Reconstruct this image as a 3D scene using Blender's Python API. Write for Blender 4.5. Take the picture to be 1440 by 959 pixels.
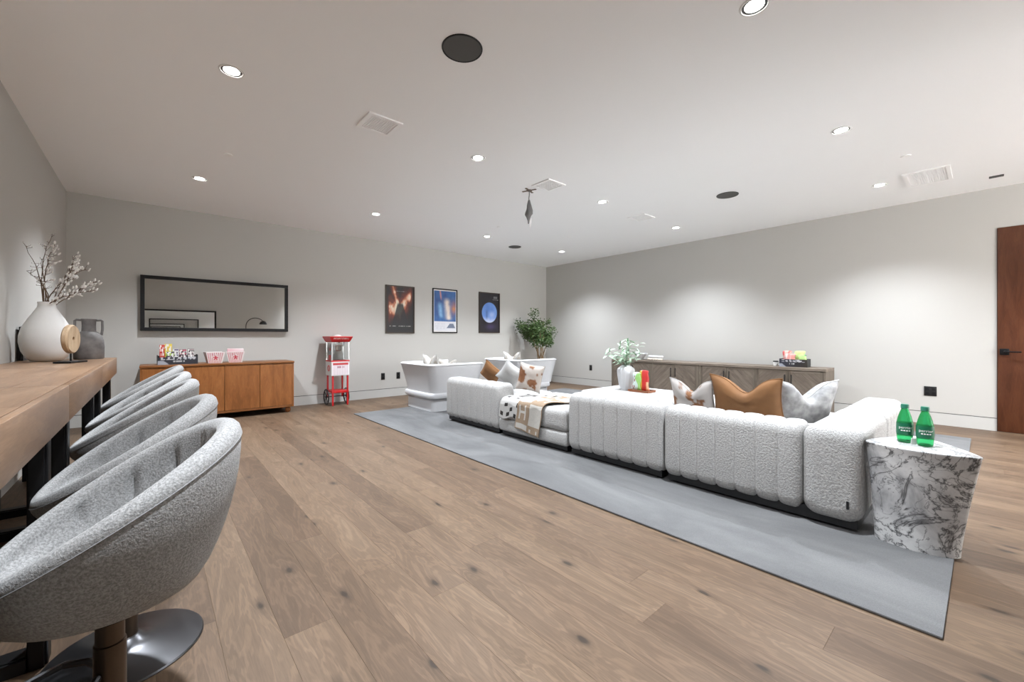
import bpy, bmesh, math, random
from mathutils import Vector, Matrix
random.seed(7)
R = math.radians
for _o in list(bpy.data.objects):
    bpy.data.objects.remove(_o)
scene = bpy.context.scene
COL = scene.collection

# ------------------------------------------------------------------ camera, world, exposure
CAM_H = 1.14
YAW = 41.06
cam_data = bpy.data.cameras.new('camera')
cam_data.sensor_width = 36.0
cam_data.lens = 580.18 / 1440 * 36
cam_data.shift_y = -5.6 / 1440
cam_data.clip_start = 0.02
cam = bpy.data.objects.new('camera', cam_data)
cam.location = (0, 0, CAM_H)
cam.rotation_euler = (R(90), 0, R(-YAW))
COL.objects.link(cam)
scene.camera = cam
world = bpy.data.worlds.new('world')
scene.world = world
world.use_nodes = True
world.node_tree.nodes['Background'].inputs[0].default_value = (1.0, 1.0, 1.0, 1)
world.node_tree.nodes['Background'].inputs[1].default_value = 9.5  # uniform fill light, enters through the added opening behind the camera
vs = scene.view_settings
vs.view_transform = 'Standard'
vs.look = 'None'
vs.gamma = 1
vs.use_curve_mapping = False
vs.exposure = 1.1
LAMP_W = 240.0          # power of every ceiling downlight
scene.cycles.max_bounces = 18
scene.cycles.diffuse_bounces = 12
scene.cycles.glossy_bounces = 9
scene.cycles.transmission_bounces = 10
scene.cycles.transparent_max_bounces = 10
scene.cycles.sample_clamp_indirect = 6
scene.cycles.caustics_reflective = False
scene.cycles.caustics_refractive = False

XL, XR, YB, H = -0.81, 7.71, 7.50, 2.95
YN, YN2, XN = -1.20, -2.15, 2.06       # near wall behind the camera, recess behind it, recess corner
YN3, XN2 = -5.6, 3.9                   # unseen opening added behind the camera to let in world light

# ------------------------------------------------------------------ helpers
def lin(h):
    if isinstance(h, (tuple, list)):
        return tuple(h)[:3]
    h = h.lstrip('#')
    o = []
    for i in (0, 2, 4):
        c = int(h[i:i + 2], 16) / 255
        o.append(c / 12.92 if c <= 0.04045 else ((c + 0.055) / 1.055) ** 2.4)
    return tuple(o)

class NT:
    """small node-tree writer"""
    def __init__(self, name):
        self.m = bpy.data.materials.new(name)
        self.m.use_nodes = True
        self.t = self.m.node_tree
        self.b = self.t.nodes['Principled BSDF']
    def n(self, typ, **kw):
        nd = self.t.nodes.new(typ)
        for k, v in kw.items():
            if k.startswith('i_'):
                nd.inputs[k[2:].replace('_', ' ')].default_value = v
            elif k.startswith('n_'):
                nd.inputs[int(k[2:])].default_value = v
            else:
                setattr(nd, k, v)
        return nd
    def l(self, a, b):
        self.t.links.new(a, b)
    def ramp(self, fac, stops):
        r = self.n('ShaderNodeValToRGB')
        while len(r.color_ramp.elements) < len(stops):
            r.color_ramp.elements.new(0.5)
        for e, (p, c) in zip(r.color_ramp.elements, stops):
            e.position = p
            c = lin(c) if isinstance(c, str) else c
            e.color = (*c, 1)
        self.l(fac, r.inputs[0])
        return r.outputs[0]
    def coords(self, scale=(1, 1, 1), rnd=False, which='Object'):
        tc = self.n('ShaderNodeTexCoord')
        v = tc.outputs[which]
        if rnd:
            oi = self.n('ShaderNodeObjectInfo')
            mu = self.n('ShaderNodeMath', operation='MULTIPLY', n_1=57.0)
            self.l(oi.outputs['Random'], mu.inputs[0])
            ad = self.n('ShaderNodeVectorMath', operation='ADD')
            self.l(v, ad.inputs[0]); self.l(mu.outputs[0], ad.inputs[1])
            v = ad.outputs[0]
        mp = self.n('ShaderNodeMapping')
        mp.inputs['Scale'].default_value = scale
        self.l(v, mp.inputs[0])
        return mp.outputs[0]
    def noise(self, vec, scale, detail=4, rough=0.55, dist=0.0):
        nz = self.n('ShaderNodeTexNoise')
        nz.inputs['Scale'].default_value = scale
        nz.inputs['Detail'].default_value = detail
        nz.inputs['Roughness'].default_value = rough
        nz.inputs['Distortion'].default_value = dist
        self.l(vec, nz.inputs['Vector'])
        return nz.outputs[0]
    def mix(self, fac, a, b, mode='MIX'):
        mx = self.n('ShaderNodeMix', data_type='RGBA', blend_type=mode)
        for s, v in ((0, fac), (6, a), (7, b)):
            if isinstance(v, (int, float)):
                mx.inputs[s].default_value = v
            elif isinstance(v, (tuple, str)):
                mx.inputs[s].default_value = (*lin(v), 1)
            else:
                self.l(v, mx.inputs[s])
        return mx.outputs[2]
    def bump(self, h, strength=0.3, dist=0.005):
        b = self.n('ShaderNodeBump')
        b.inputs['Strength'].default_value = strength
        b.inputs['Distance'].default_value = dist
        self.l(h, b.inputs['Height'])
        self.l(b.outputs[0], self.b.inputs['Normal'])
    def col(self, c):
        if isinstance(c, (tuple, str)):
            self.b.inputs['Base Color'].default_value = (*lin(c), 1)
        else:
            self.l(c, self.b.inputs['Base Color'])
    def set(self, **kw):
        for k, v in kw.items():
            self.b.inputs[k.replace('_', ' ')].default_value = v

MAT = {}
def plain(name, c, rough=0.6, metal=0.0, noise=0.0, spec=0.5, nscale=8):
    k = NT(name)
    if noise:
        v = k.coords()
        f = k.noise(v, nscale, 5)
        a = tuple(x * (1 - noise) for x in lin(c)); b = tuple(min(1, x * (1 + noise)) for x in lin(c))
        k.col(k.ramp(f, [(0.3, a), (0.7, b)]))
    else:
        k.col(c)
    k.set(Roughness=rough, Metallic=metal)
    k.b.inputs['Specular IOR Level'].default_value = spec
    MAT[name] = k.m
    return k

def fabric(name, c1, c2, scale, bump, rough=0.95, big=0.04, sheen=0.2):
    k = NT(name)
    v = k.coords()
    f = k.noise(v, scale, 2, 0.6)
    g = k.noise(v, 3.0, 3)
    c = k.ramp(f, [(0.35, c1), (0.65, c2)])
    lo = tuple(1 - big for _ in range(3)); hi = (1.0, 1.0, 1.0)
    c = k.mix(1.0, c, k.ramp(g, [(0.3, lo), (0.7, hi)]), 'MULTIPLY')
    k.col(c)
    k.set(Roughness=rough)
    k.b.inputs['Specular IOR Level'].default_value = 0.15
    k.b.inputs['Sheen Weight'].default_value = sheen
    k.bump(f, bump, 0.006)
    MAT[name] = k.m
    return k

def wood(name, dark, mid, light, axis='y', gs=1.0, rough=0.45, knots=0.0, tone=0.12, ring=0.5):
    """grain runs along the given local axis; every object gets its own offset and tone"""
    k = NT(name)
    st = {'x': (0.06, 1, 1), 'y': (1, 0.06, 1), 'z': (1, 1, 0.06)}[axis]
    st2 = {'x': (0.16, 1, 1), 'y': (1, 0.16, 1), 'z': (1, 1, 0.16)}[axis]
    v = k.coords(st, rnd=True)
    fine = k.noise(v, 160 * gs, 4, 0.65)
    v2 = k.coords(st2, rnd=True)
    body = k.noise(v2, 9 * gs, 4, 0.55, 0.6)
    wv = k.n('ShaderNodeMath', operation='SINE')
    mu = k.n('ShaderNodeMath', operation='MULTIPLY', n_1=62.0)
    k.l(body, mu.inputs[0]); k.l(mu.outputs[0], wv.inputs[0])
    c = k.ramp(body, [(0.25, dark), (0.5, mid), (0.75, light)])
    rl = k.ramp(wv.outputs[0], [(0.0, (1 - 0.16 * ring,) * 3), (0.9, (1.0,) * 3)])
    c = k.mix(1.0, c, rl, 'MULTIPLY')
    c = k.mix(1.0, c, k.ramp(fine, [(0.35, (0.84,) * 3), (0.6, (1.0,) * 3)]), 'MULTIPLY')
    oi = k.n('ShaderNodeObjectInfo')
    c = k.mix(1.0, c, k.ramp(oi.outputs['Random'], [(0.0, (1 - tone, 1 - tone * 1.15, 1 - tone * 1.25)), (0.55, (1, 1, 1)), (1.0, (1 + tone * .4, 1 + tone * .45, 1 + tone * .4))]), 'MULTIPLY')
    if knots:
        v3 = k.coords({'x': (0.45, 1, 1), 'y': (1, 0.45, 1), 'z': (1, 1, 0.45)}[axis], rnd=True)
        vo = k.n('ShaderNodeTexVoronoi', voronoi_dimensions='2D')
        vo.inputs['Scale'].default_value = 2.6
        k.l(v3, vo.inputs['Vector'])
        ds = k.n('ShaderNodeMath', operation='ADD')
        sm = k.n('ShaderNodeMath', operation='MULTIPLY', n_1=0.05)
        k.l(k.noise(v3, 30, 2), sm.inputs[0])
        k.l(vo.outputs['Distance'], ds.inputs[0]); k.l(sm.outputs[0], ds.inputs[1])
        kn = k.ramp(ds.outputs[0], [(0.045, (1.0,) * 3), (0.068, (0.35,) * 3), (0.12, (0.0,) * 3)])
        c = k.mix(kn, c, tuple(x * 0.28 for x in lin(dark)))
    k.col(c)
    k.set(Roughness=rough)
    k.b.inputs['Specular IOR Level'].default_value = 0.35
    k.bump(fine, 0.08, 0.002)
    MAT[name] = k.m

class MB:
    """collects shapes and links them as ONE mesh object"""
    def __init__(self):
        self.v = []; self.f = []; self.mi = []; self.cur = 0
    def add(self, vs_, fs_):
        o = len(self.v)
        self.v += [tuple(p) for p in vs_]
        self.f += [tuple(i + o for i in f) for f in fs_]
        self.mi += [self.cur] * len(fs_)
        return self
    def box(self, x0, x1, y0, y1, z0, z1):
        return self.add([(x0, y0, z0), (x1, y0, z0), (x1, y1, z0), (x0, y1, z0), (x0, y0, z1), (x1, y0, z1), (x1, y1, z1), (x0, y1, z1)],
                        [(3, 2, 1, 0), (4, 5, 6, 7), (0, 1, 5, 4), (1, 2, 6, 5), (2, 3, 7, 6), (3, 0, 4, 7)])
    def bm(self, bm):
        bm.verts.index_update()
        self.add([v.co[:] for v in bm.verts], [[v.index for v in f.verts] for f in bm.faces])
        bm.free()
        return self
    def rbox(self, x0, x1, y0, y1, z0, z1, r=0.01, seg=3, cuts=0, puff=0.0):
        b = bmesh.new()
        bmesh.ops.create_cube(b, size=1)
        for v in b.verts:
            v.co = Vector(((x0 + x1) / 2 + v.co.x * (x1 - x0), (y0 + y1) / 2 + v.co.y * (y1 - y0), (z0 + z1) / 2 + v.co.z * (z1 - z0)))
        r = min(r, (x1 - x0) * .49, (y1 - y0) * .49, (z1 - z0) * .49)
        bmesh.ops.bevel(b, geom=list(b.edges), offset=r, segments=seg, profile=0.5, affect='EDGES', clamp_overlap=True)
        if cuts:
            ed = [e for e in b.edges if e.calc_length() > max(r * 1.5, 0.05)]
            bmesh.ops.subdivide_edges(b, edges=ed, cuts=cuts, use_grid_fill=True)
        if puff:
            cx, cy = (x0 + x1) / 2, (y0 + y1) / 2
            for v in b.verts:
                if v.co.z > (z0 + z1) / 2:
                    a = max(0, 1 - abs((v.co.x - cx) / (x1 - x0) * 2) ** 2.2) * max(0, 1 - abs((v.co.y - cy) / (y1 - y0) * 2) ** 2.2)
                    v.co.z += puff * a
        return self.bm(b)
    def lathe(self, prof, n=24, c=(0, 0, 0), cap=True, sx=1, sy=1):
        vs_, fs_ = [], []
        m = len(prof)
        for i in range(n):
            a = 2 * math.pi * i / n
            for r, z in prof:
                vs_.append((c[0] + sx * r * math.cos(a), c[1] + sy * r * math.sin(a), c[2] + z))
        for i in range(n):
            j = (i + 1) % n
            for k in range(m - 1):
                fs_.append((i * m + k, j * m + k, j * m + k + 1, i * m + k + 1))
        if cap:
            if prof[0][0] > 1e-5: fs_.append(tuple(i * m for i in reversed(range(n))))
            if prof[-1][0] > 1e-5: fs_.append(tuple(i * m + m - 1 for i in range(n)))
        return self.add(vs_, fs_)
    def tube(self, pts, r, n=8, closed=False):
        pts = [Vector(p) for p in pts]
        rs = r if isinstance(r, (list, tuple)) else [r] * len(pts)
        N = len(pts); vs_, fs_ = [], []
        prev = None
        for i, p in enumerate(pts):
            a = pts[(i - 1) % N] if (closed or i > 0) else p
            b = pts[(i + 1) % N] if (closed or i < N - 1) else p
            t = (b - a).normalized()
            if prev is None:
                u = t.orthogonal().normalized()
            else:
                u = (prev - t * prev.dot(t))
                u = u.normalized() if u.length > 1e-6 else t.orthogonal().normalized()
            prev = u
            w = t.cross(u)
            for k in range(n):
                q = 2 * math.pi * k / n
                vs_.append(p + (u * math.cos(q) + w * math.sin(q)) * rs[i])
        for i in range(N if closed else N - 1):
            j = (i + 1) % N
            for k in range(n):
                l = (k + 1) % n
                fs_.append((i * n + k, i * n + l, j * n + l, j * n + k))
        if not closed:
            fs_.append(tuple(reversed(range(n)))); fs_.append(tuple((N - 1) * n + k for k in range(n)))
        return self.add(vs_, fs_)
    def prism(self, poly, z0, z1):
        n = len(poly)
        vs_ = [(x, y, z0) for x, y in poly] + [(x, y, z1) for x, y in poly]
        fs_ = [tuple(reversed(range(n))), tuple(range(n, 2 * n))] + [(i, (i + 1) % n, n + (i + 1) % n, n + i) for i in range(n)]
        return self.add(vs_, fs_)
    def loft(self, rings, cap=True, closed=True):
        n = len(rings[0]); vs_ = [p for r in rings for p in r]; fs_ = []
        for i in range(len(rings) - 1):
            for k in range(n if closed else n - 1):
                l = (k + 1) % n
                fs_.append((i * n + k, i * n + l, (i + 1) * n + l, (i + 1) * n + k))
        if cap:
            fs_.append(tuple(reversed(range(n)))); fs_.append(tuple((len(rings) - 1) * n + k for k in range(n)))
        return self.add(vs_, fs_)
    def grid(self, fn, nu, nv, mfn=None):
        """fn(u, v) -> point for u, v in 0..1; mfn(u, v) -> material index of a cell"""
        vs_ = [fn(i / nu, j / nv) for i in range(nu + 1) for j in range(nv + 1)]
        o = len(self.v); self.v += [tuple(p) for p in vs_]
        for i in range(nu):
            for j in range(nv):
                a = o + i * (nv + 1) + j
                self.f.append((a, a + nv + 1, a + nv + 2, a + 1))
                self.mi.append(mfn((i + .5) / nu, (j + .5) / nv) if mfn else self.cur)
        return self
    def xf(self, M):
        self.v = [tuple(M @ Vector(p)) for p in self.v]
        return self
    def mesh(self, name, mats, smooth=40, colfn=None):
        me = bpy.data.meshes.new(name)
        me.from_pydata(self.v, [], self.f)
        mats = mats if isinstance(mats, (list, tuple)) else [mats]
        for m in mats:
            me.materials.append(MAT[m])
        if len(mats) > 1:
            me.polygons.foreach_set('material_index', self.mi)
        if colfn:
            at = me.color_attributes.new('Col', 'FLOAT_COLOR', 'POINT')
            for i, p in enumerate(self.v):
                at.data[i].color = (*lin(colfn(*p)), 1)
        if smooth:
            me.polygons.foreach_set('use_smooth', [True] * len(me.polygons))
            if smooth < 180:
                me.set_sharp_from_angle(angle=R(smooth))
        me.update()
        return me
    def build(self, name, mats, parent=None, smooth=40, colfn=None, loc=None):
        return link(name, self.mesh(name, mats, smooth, colfn), parent, loc)

def link(name, me, parent=None, loc=None):
    o = bpy.data.objects.new(name, me)
    COL.objects.link(o)
    if parent: o.parent = parent
    if loc: o.location = loc
    return o
def tag(o, label, cat, group=None, kind=None):
    o['label'] = label
    o['category'] = cat
    if group: o['group'] = group
    if kind: o['kind'] = kind
    return o
def thing(name, label, cat, loc=(0, 0, 0), rz=0, group=None):
    o = bpy.data.objects.new(name, None)
    o.empty_display_size = 0.1
    COL.objects.link(o)
    o.location = loc
    o.rotation_euler = (0, 0, R(rz))
    return tag(o, label, cat, group)
def struct(o, label, cat='wall'):
    o['kind'] = 'structure'
    o['label'] = label
    o['category'] = cat
    return o
def copy_tree(src, parent=None):
    c = src.copy()
    COL.objects.link(c)
    c.parent = parent
    for ch in src.children:
        copy_tree(ch, c)
    return c
def text_mb(txt, size, align='CENTER', extrude=0.0006):
    cu = bpy.data.curves.new('lettering', 'FONT')
    cu.body = txt; cu.size = size; cu.align_x = align; cu.align_y = 'CENTER'; cu.extrude = extrude; cu.resolution_u = 3
    ob = bpy.data.objects.new('lettering', cu)
    COL.objects.link(ob)
    me = ob.to_mesh()
    mb = MB()
    mb.add([v.co[:] for v in me.vertices], [tuple(p.vertices) for p in me.polygons])
    ob.to_mesh_clear()
    bpy.data.objects.remove(ob); bpy.data.curves.remove(cu)
    return mb
def rot(ax, deg, loc=(0, 0, 0)):
    return Matrix.Translation(loc) @ Matrix.Rotation(R(deg), 4, ax)
def smoothstep(a, b, x):
    t = max(0.0, min(1.0, (x - a) / (b - a)))
    return t * t * (3 - 2 * t)
def mixc(a, b, t):
    return tuple(x + (y - x) * t for x, y in zip(a, b))
def hashn(i, j=0):
    x = math.sin(i * 127.1 + j * 311.7) * 43758.5453
    return x - math.floor(x)
def vnoise(x, y):
    i, j = math.floor(x), math.floor(y)
    u, v = x - i, y - j
    u, v = u * u * (3 - 2 * u), v * v * (3 - 2 * v)
    a = hashn(i, j) * (1 - u) + hashn(i + 1, j) * u
    b = hashn(i, j + 1) * (1 - u) + hashn(i + 1, j + 1) * u
    return a * (1 - v) + b * v
def fbm(x, y):
    return .5 * vnoise(x, y) + .3 * vnoise(x * 2.1 + 7, y * 2.1 + 3) + .2 * vnoise(x * 4.3 + 1, y * 4.3 + 9)

# ------------------------------------------------------------------ materials
def paint(name, c, rough=0.85):
    k = NT(name)
    v = k.coords()
    f = k.noise(v, 120, 3)
    k.col(k.ramp(k.noise(v, 0.7, 2), [(0.3, tuple(x * .985 for x in lin(c))), (0.7, lin(c))]))
    k.set(Roughness=rough); k.b.inputs['Specular IOR Level'].default_value = 0.2
    k.bump(f, 0.04, 0.001)
    MAT[name] = k.m
paint('wall_paint', (0.525, 0.514, 0.488))
paint('ceiling_paint', (0.95, 0.955, 0.96))
paint('base_paint', (0.53, 0.525, 0.505), 0.6)
plain('gap_dark', (0.06, 0.06, 0.06), 0.9)
plain('sub_floor', (0.09, 0.06, 0.04), 0.9)
wood('oak', (0.103, 0.065, 0.038), (0.142, 0.091, 0.056), (0.174, 0.116, 0.074), 'y', 1.0, 0.5, knots=1, tone=0.24, ring=1.2)
wood('mango', (0.18, 0.10, 0.056), (0.265, 0.158, 0.092), (0.335, 0.208, 0.128), 'y', 1.2, 0.35, tone=0.22, ring=0.6)
wood('sideboard_wood', (0.20, 0.07, 0.017), (0.29, 0.105, 0.028), (0.36, 0.14, 0.043), 'z', 1.5, 0.4, tone=0.08, ring=0.5)
wood('sideboard_wood_x', (0.16, 0.058, 0.015), (0.22, 0.082, 0.024), (0.27, 0.108, 0.036), 'x', 1.5, 0.4, tone=0.05, ring=0.4)
wood('grey_wood', (0.12, 0.093, 0.072), (0.19, 0.152, 0.12), (0.25, 0.205, 0.165), 'y', 1.6, 0.6, tone=0.1, ring=0.5)
wood('grey_wood_z', (0.105, 0.082, 0.063), (0.16, 0.13, 0.10), (0.21, 0.172, 0.138), 'z', 1.6, 0.6, tone=0.12, ring=0.5)
wood('door_wood', (0.07, 0.022, 0.009), (0.115, 0.038, 0.017), (0.15, 0.055, 0.026), 'z', 1.4, 0.35, tone=0.05, ring=0.4)
wood('tray_wood', (0.16, 0.05, 0.02), (0.25, 0.09, 0.04), (0.3, 0.12, 0.06), 'y', 2, 0.5)
wood('disc_wood', (0.36, 0.23, 0.13), (0.5, 0.36, 0.23), (0.6, 0.45, 0.31), 'z', 2.5, 0.6)
plain('black_metal', (0.012, 0.012, 0.013), 0.4, 0.6)
plain('black_plastic', (0.008, 0.008, 0.009), 0.45)
plain('frame_black', (0.010, 0.010, 0.011), 0.5, spec=0.25)
plain('bronze', (0.10, 0.075, 0.056), 0.34, 0.9)
plain('gun_metal', (0.10, 0.10, 0.105), 0.3, 0.95)
plain('chrome', (0.55, 0.55, 0.56), 0.15, 1.0)
plain('white_metal', (0.96, 0.96, 0.96), 0.45)
plain('grille_white', (0.42, 0.41, 0.43), 0.6)
plain('trim_metal', (0.75, 0.75, 0.74), 0.35, 0.0)
plain('trim_dark', (0.10, 0.10, 0.10), 0.3, 0.9)
plain('speaker_cloth', (0.10, 0.10, 0.097), 0.9)
plain('white_plastic', (0.95, 0.95, 0.94), 0.4)
plain('white_ceramic', (0.60, 0.61, 0.63), 0.35)
plain('bead_white', (0.74, 0.68, 0.60), 0.6)
plain('red_paint', (0.52, 0.012, 0.014), 0.35)
plain('white_paint', (0.58, 0.57, 0.565), 0.4)
plain('label_green', (0.004, 0.13, 0.06), 0.4)
plain('cap_green', (0.03, 0.20, 0.13), 0.4)
plain('print_white', (0.82, 0.82, 0.80), 0.5)
plain('bark', (0.12, 0.075, 0.045), 0.8, noise=0.3, nscale=60)
plain('trunk', (0.30, 0.21, 0.12), 0.8, noise=0.3, nscale=40)
plain('catkin', (0.80, 0.78, 0.75), 0.9)
plain('leaf_dark', (0.055, 0.10, 0.025), 0.5, noise=0.45, nscale=9)
plain("leaf_pale", (0.25, 0.36, 0.25), 0.55, noise=0.35, nscale=25)
plain('soil', (0.03, 0.02, 0.013), 0.95, noise=0.4, nscale=60)
plain('tan_velvet', (0.21, 0.098, 0.036), 0.85, noise=0.16, nscale=6)
plain('pillow_white', (0.46, 0.46, 0.455), 0.95, noise=0.05)
plain('cream_wool', (0.44, 0.42, 0.385), 0.95, noise=0.06, nscale=60)
plain('beige_wool', (0.26, 0.19, 0.13), 0.95, noise=0.08, nscale=60)
plain('hide_black', (0.02, 0.016, 0.014), 0.9)
plain('hide_white', (0.44, 0.43, 0.415), 0.95, noise=0.05, nscale=30)
plain('jug_grey', (0.15, 0.14, 0.135), 0.8, noise=0.35, nscale=14)
plain('foil', (0.16, 0.16, 0.16), 0.45, 0.3)
plain('steel', (0.6, 0.6, 0.6), 0.25, 1.0)
plain('projector_brown', (0.16, 0.12, 0.09), 0.6)
plain('cable_grey', (0.20, 0.20, 0.20), 0.7)
plain('shade_dark', (0.03, 0.03, 0.03), 0.35, 0.8)
fabric('boucle', (0.355, 0.35, 0.342), (0.475, 0.468, 0.458), 95, 0.8, big=0.04, sheen=0.0)
fabric('chair_white', (0.52, 0.52, 0.53), (0.58, 0.58, 0.59), 300, 0.15, big=0.02)
fabric('stool_tweed', (0.20, 0.198, 0.195), (0.36, 0.357, 0.352), 210, 0.3, big=0.05)
fabric('pillow_grey', (0.26, 0.26, 0.265), (0.42, 0.42, 0.42), 16, 0.1, big=0.05)

k = NT('rug_pile')
v = k.coords((1, 0.35, 1))
v1 = k.coords((1, 1, 1))
big = k.noise(v, 2.2, 4, 0.6, 0.8)
fin = k.noise(v1, 260, 2)
c = k.ramp(big, [(0.3, (0.108, 0.108, 0.110)), (0.5, (0.139, 0.139, 0.141)), (0.72, (0.178, 0.178, 0.178))])
c = k.mix(1.0, c, k.ramp(fin, [(0.35, (0.86,) * 3), (0.65, (1.0,) * 3)]), 'MULTIPLY')
k.col(c); k.set(Roughness=1.0); k.b.inputs['Specular IOR Level'].default_value = 0.1
k.bump(fin, 0.5, 0.004)
MAT['rug_pile'] = k.m

k = NT('marble')
v = k.coords((1, 1, 1))
n1 = k.noise(v, 4.5, 5, 0.62, 0.8)
n2 = k.noise(v, 9.0, 5, 0.6, 0.6)
def vein(n_, w):
    s = k.n('ShaderNodeMath', operation='SUBTRACT', n_1=0.5); k.l(n_, s.inputs[0])
    a = k.n('ShaderNodeMath', operation='ABSOLUTE'); k.l(s.outputs[0], a.inputs[0])
    return k.ramp(a.outputs[0], [(0.0, (1.0,) * 3), (w * .4, (0.45,) * 3), (w, (0.0,) * 3)])
c = k.ramp(k.noise(v, 3.5, 5, 0.6, 0.8), [(0.28, (0.22, 0.22, 0.225)), (0.42, (0.46, 0.46, 0.465)), (0.6, (0.66, 0.66, 0.655))])
c = k.mix(vein(n1, 0.03), c, (0.05, 0.05, 0.052))
c = k.mix(vein(n2, 0.018), c, (0.15, 0.15, 0.153))
k.col(c); k.set(Roughness=0.3)
MAT['marble'] = k.m

k = NT('vase_glaze')      # chalky white glaze with bare clay dipped on one side
v = k.coords()
sp = k.n('ShaderNodeSeparateXYZ'); k.l(v, sp.inputs[0])
f1 = k.n('ShaderNodeMath', operation='MULTIPLY_ADD', n_1=0.9, n_2=0.0); k.l(sp.outputs[0], f1.inputs[0])
f2 = k.n('ShaderNodeMath', operation='SUBTRACT'); k.l(f1.outputs[0], f2.inputs[0]); k.l(sp.outputs[2], f2.inputs[1])
mask = k.ramp(f2.outputs[0], [(0.0, (0.0,) * 3), (0.012, (1.0,) * 3)])
c = k.mix(k.noise(v, 6, 5), (0.66, 0.65, 0.63), (0.78, 0.77, 0.75))
k.col(c); k.set(Roughness=0.75)
k.bump(k.noise(v, 40, 3), 0.1, 0.004)
MAT['vase_glaze'] = k.m

k = NT('mirror_glass')
k.col((0.90, 0.91, 0.91)); k.set(Metallic=1.0, Roughness=0.0)
MAT['mirror_glass'] = k.m
k = NT('clear_acrylic')
k.col((0.95, 0.97, 0.97)); k.set(Roughness=0.02, IOR=1.15); k.b.inputs['Transmission Weight'].default_value = 1.0
MAT['clear_acrylic'] = k.m
k = NT('green_glass')
k.col((0.06, 0.62, 0.20)); k.set(Roughness=0.08, IOR=1.2); k.b.inputs['Transmission Weight'].default_value = 0.75
MAT['green_glass'] = k.m
def emis(name, c, s):
    k = NT(name)
    k.col((0.8, 0.8, 0.8))
    k.b.inputs['Emission Color'].default_value = (*c, 1)
    k.b.inputs['Emission Strength'].default_value = s
    MAT[name] = k.m
emis('lamp_glow', (1.0, 0.97, 0.92), 14.0)
emis('reading_glow', (1.0, 0.96, 0.9), 8.0)
k = NT('printed')
at = k.n('ShaderNodeAttribute'); at.attribute_name = 'Col'
k.l(at.outputs['Color'], k.b.inputs['Base Color']); k.set(Roughness=0.45)
MAT['printed'] = k.m
k = NT('hide_print')
at = k.n('ShaderNodeAttribute'); at.attribute_name = 'Col'
k.l(at.outputs['Color'], k.b.inputs['Base Color']); k.set(Roughness=0.95); k.b.inputs['Specular IOR Level'].default_value = 0.1
MAT['hide_print'] = k.m

# ------------------------------------------------------------------ the setting
T = 0.12
fl = MB().box(XL - T, XR + T, YN3 - T, YB + T, -0.12, -0.016).build('floor', 'sub_floor', smooth=0)
struct(fl, 'pale oak plank floor with knots across the whole room', 'floor')
PW = 0.1835
xs0 = 0.375 - PW * 7
known = {7: [1.741, 3.9], 8: [2.523, 0.55, 4.6], 9: [1.963, 4.25], 10: [1.592, 3.433], 11: [2.215, 0.3, 4.5], 12: [1.83, 3.65], 13: [0.9, 2.75, 4.7], 14: [1.085, 3.2], 15: [0.39, 2.4, 4.4]}
def plank(x0, x1, y0, y1):
    g = 0.0001; b = 0.0006
    x0 += g; x1 -= g; y0 += g; y1 -= g
    cx, cy = (x0 + x1) / 2, (y0 + y1) / 2
    a, c_ = (x1 - x0) / 2, (y1 - y0) / 2
    rings = [[(-a + d, -c_ + d, z), (a - d, -c_ + d, z), (a - d, c_ - d, z), (-a + d, c_ - d, z)] for d, z in ((0, -0.015), (0, -b), (b, 0))]
    o = MB().loft(rings).build('plank', 'oak', fl, smooth=0)
    o.location = (cx, cy, 0)
nrow = int((XR - xs0) / PW) + 1
rng = random.Random(3)
for r_ in range(nrow):
    x0 = max(XL, xs0 + r_ * PW); x1 = min(XR, xs0 + (r_ + 1) * PW)
    if x1 - x0 < 0.01: continue
    ya = YN if x1 <= XN + .09 else YN2 if x1 <= XN2 + .09 else YN3
    js = sorted(known.get(r_, []))
    y = js[-1] if js else ya + rng.uniform(0.4, 2.0)
    if not js: js = [y]
    while True:
        y += rng.choice((1.6, 1.9, 2.2, 2.2))
        if y > YB - 0.35: break
        js.append(y)
    y = js[0]
    while True:
        y -= rng.choice((1.9, 2.2))
        if y < ya + 0.35: break
        js.insert(0, y)
    js = [ya] + [j for j in js if ya + .2 < j < YB - .2] + [YB]
    for a, b in zip(js[:-1], js[1:]):
        plank(x0, x1, a, b)

BH, BG = 0.150, 0.009      # flush baseboard with a shadow gap above it
def wall_seg(mb, ax, pos, out, a, b, z0, z1):
    """box of thickness T behind the plane ax=pos; out = +1/-1 direction away from the room"""
    lo, hi = sorted((pos, pos + out * T))
    if ax == 'x': mb.box(lo, hi, a, b, z0, z1)
    else: mb.box(a, b, lo, hi, z0, z1)
def make_wall(name, ax, pos, out, a, b, label, openings=()):
    mb = MB()
    bb = MB()
    gp = MB()
    cuts = sorted(openings)
    cur = a
    for (o0, o1, oz) in cuts + [(b, b, 0)]:
        if o0 > cur:
            wall_seg(mb, ax, pos, out, cur, o0, BH + BG, H)
            wall_seg(gp, ax, pos + out * 0.010, out, cur, o0, BH, BH + BG)
            wall_seg(bb, ax, pos, out, cur, o0, 0, BH)
        if o1 > o0:
            wall_seg(mb, ax, pos, out, o0, o1, oz, H)
        cur = o1
    w = mb.build(name, 'wall_paint', smooth=0)
    struct(w, label)
    gp.build('shadow_gap', 'gap_dark', w, smooth=0)
    base = bb.build(name.replace('wall', 'baseboard'), 'base_paint', smooth=0)
    struct(base, 'flush grey baseboard along the foot of the ' + label, 'baseboard')
    return w
make_wall('wall_back', 'y', YB, 1, XL - T, XR + T, 'grey wall with the mirror and three posters')
DOOR0, DOOR1, DOORZ = -1.03, -0.09, 2.46
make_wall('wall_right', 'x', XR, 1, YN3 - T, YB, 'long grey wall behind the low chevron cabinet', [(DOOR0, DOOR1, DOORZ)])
make_wall('wall_left', 'x', XL, -1, YN, YB, 'grey wall beside the bar tables')
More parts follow.
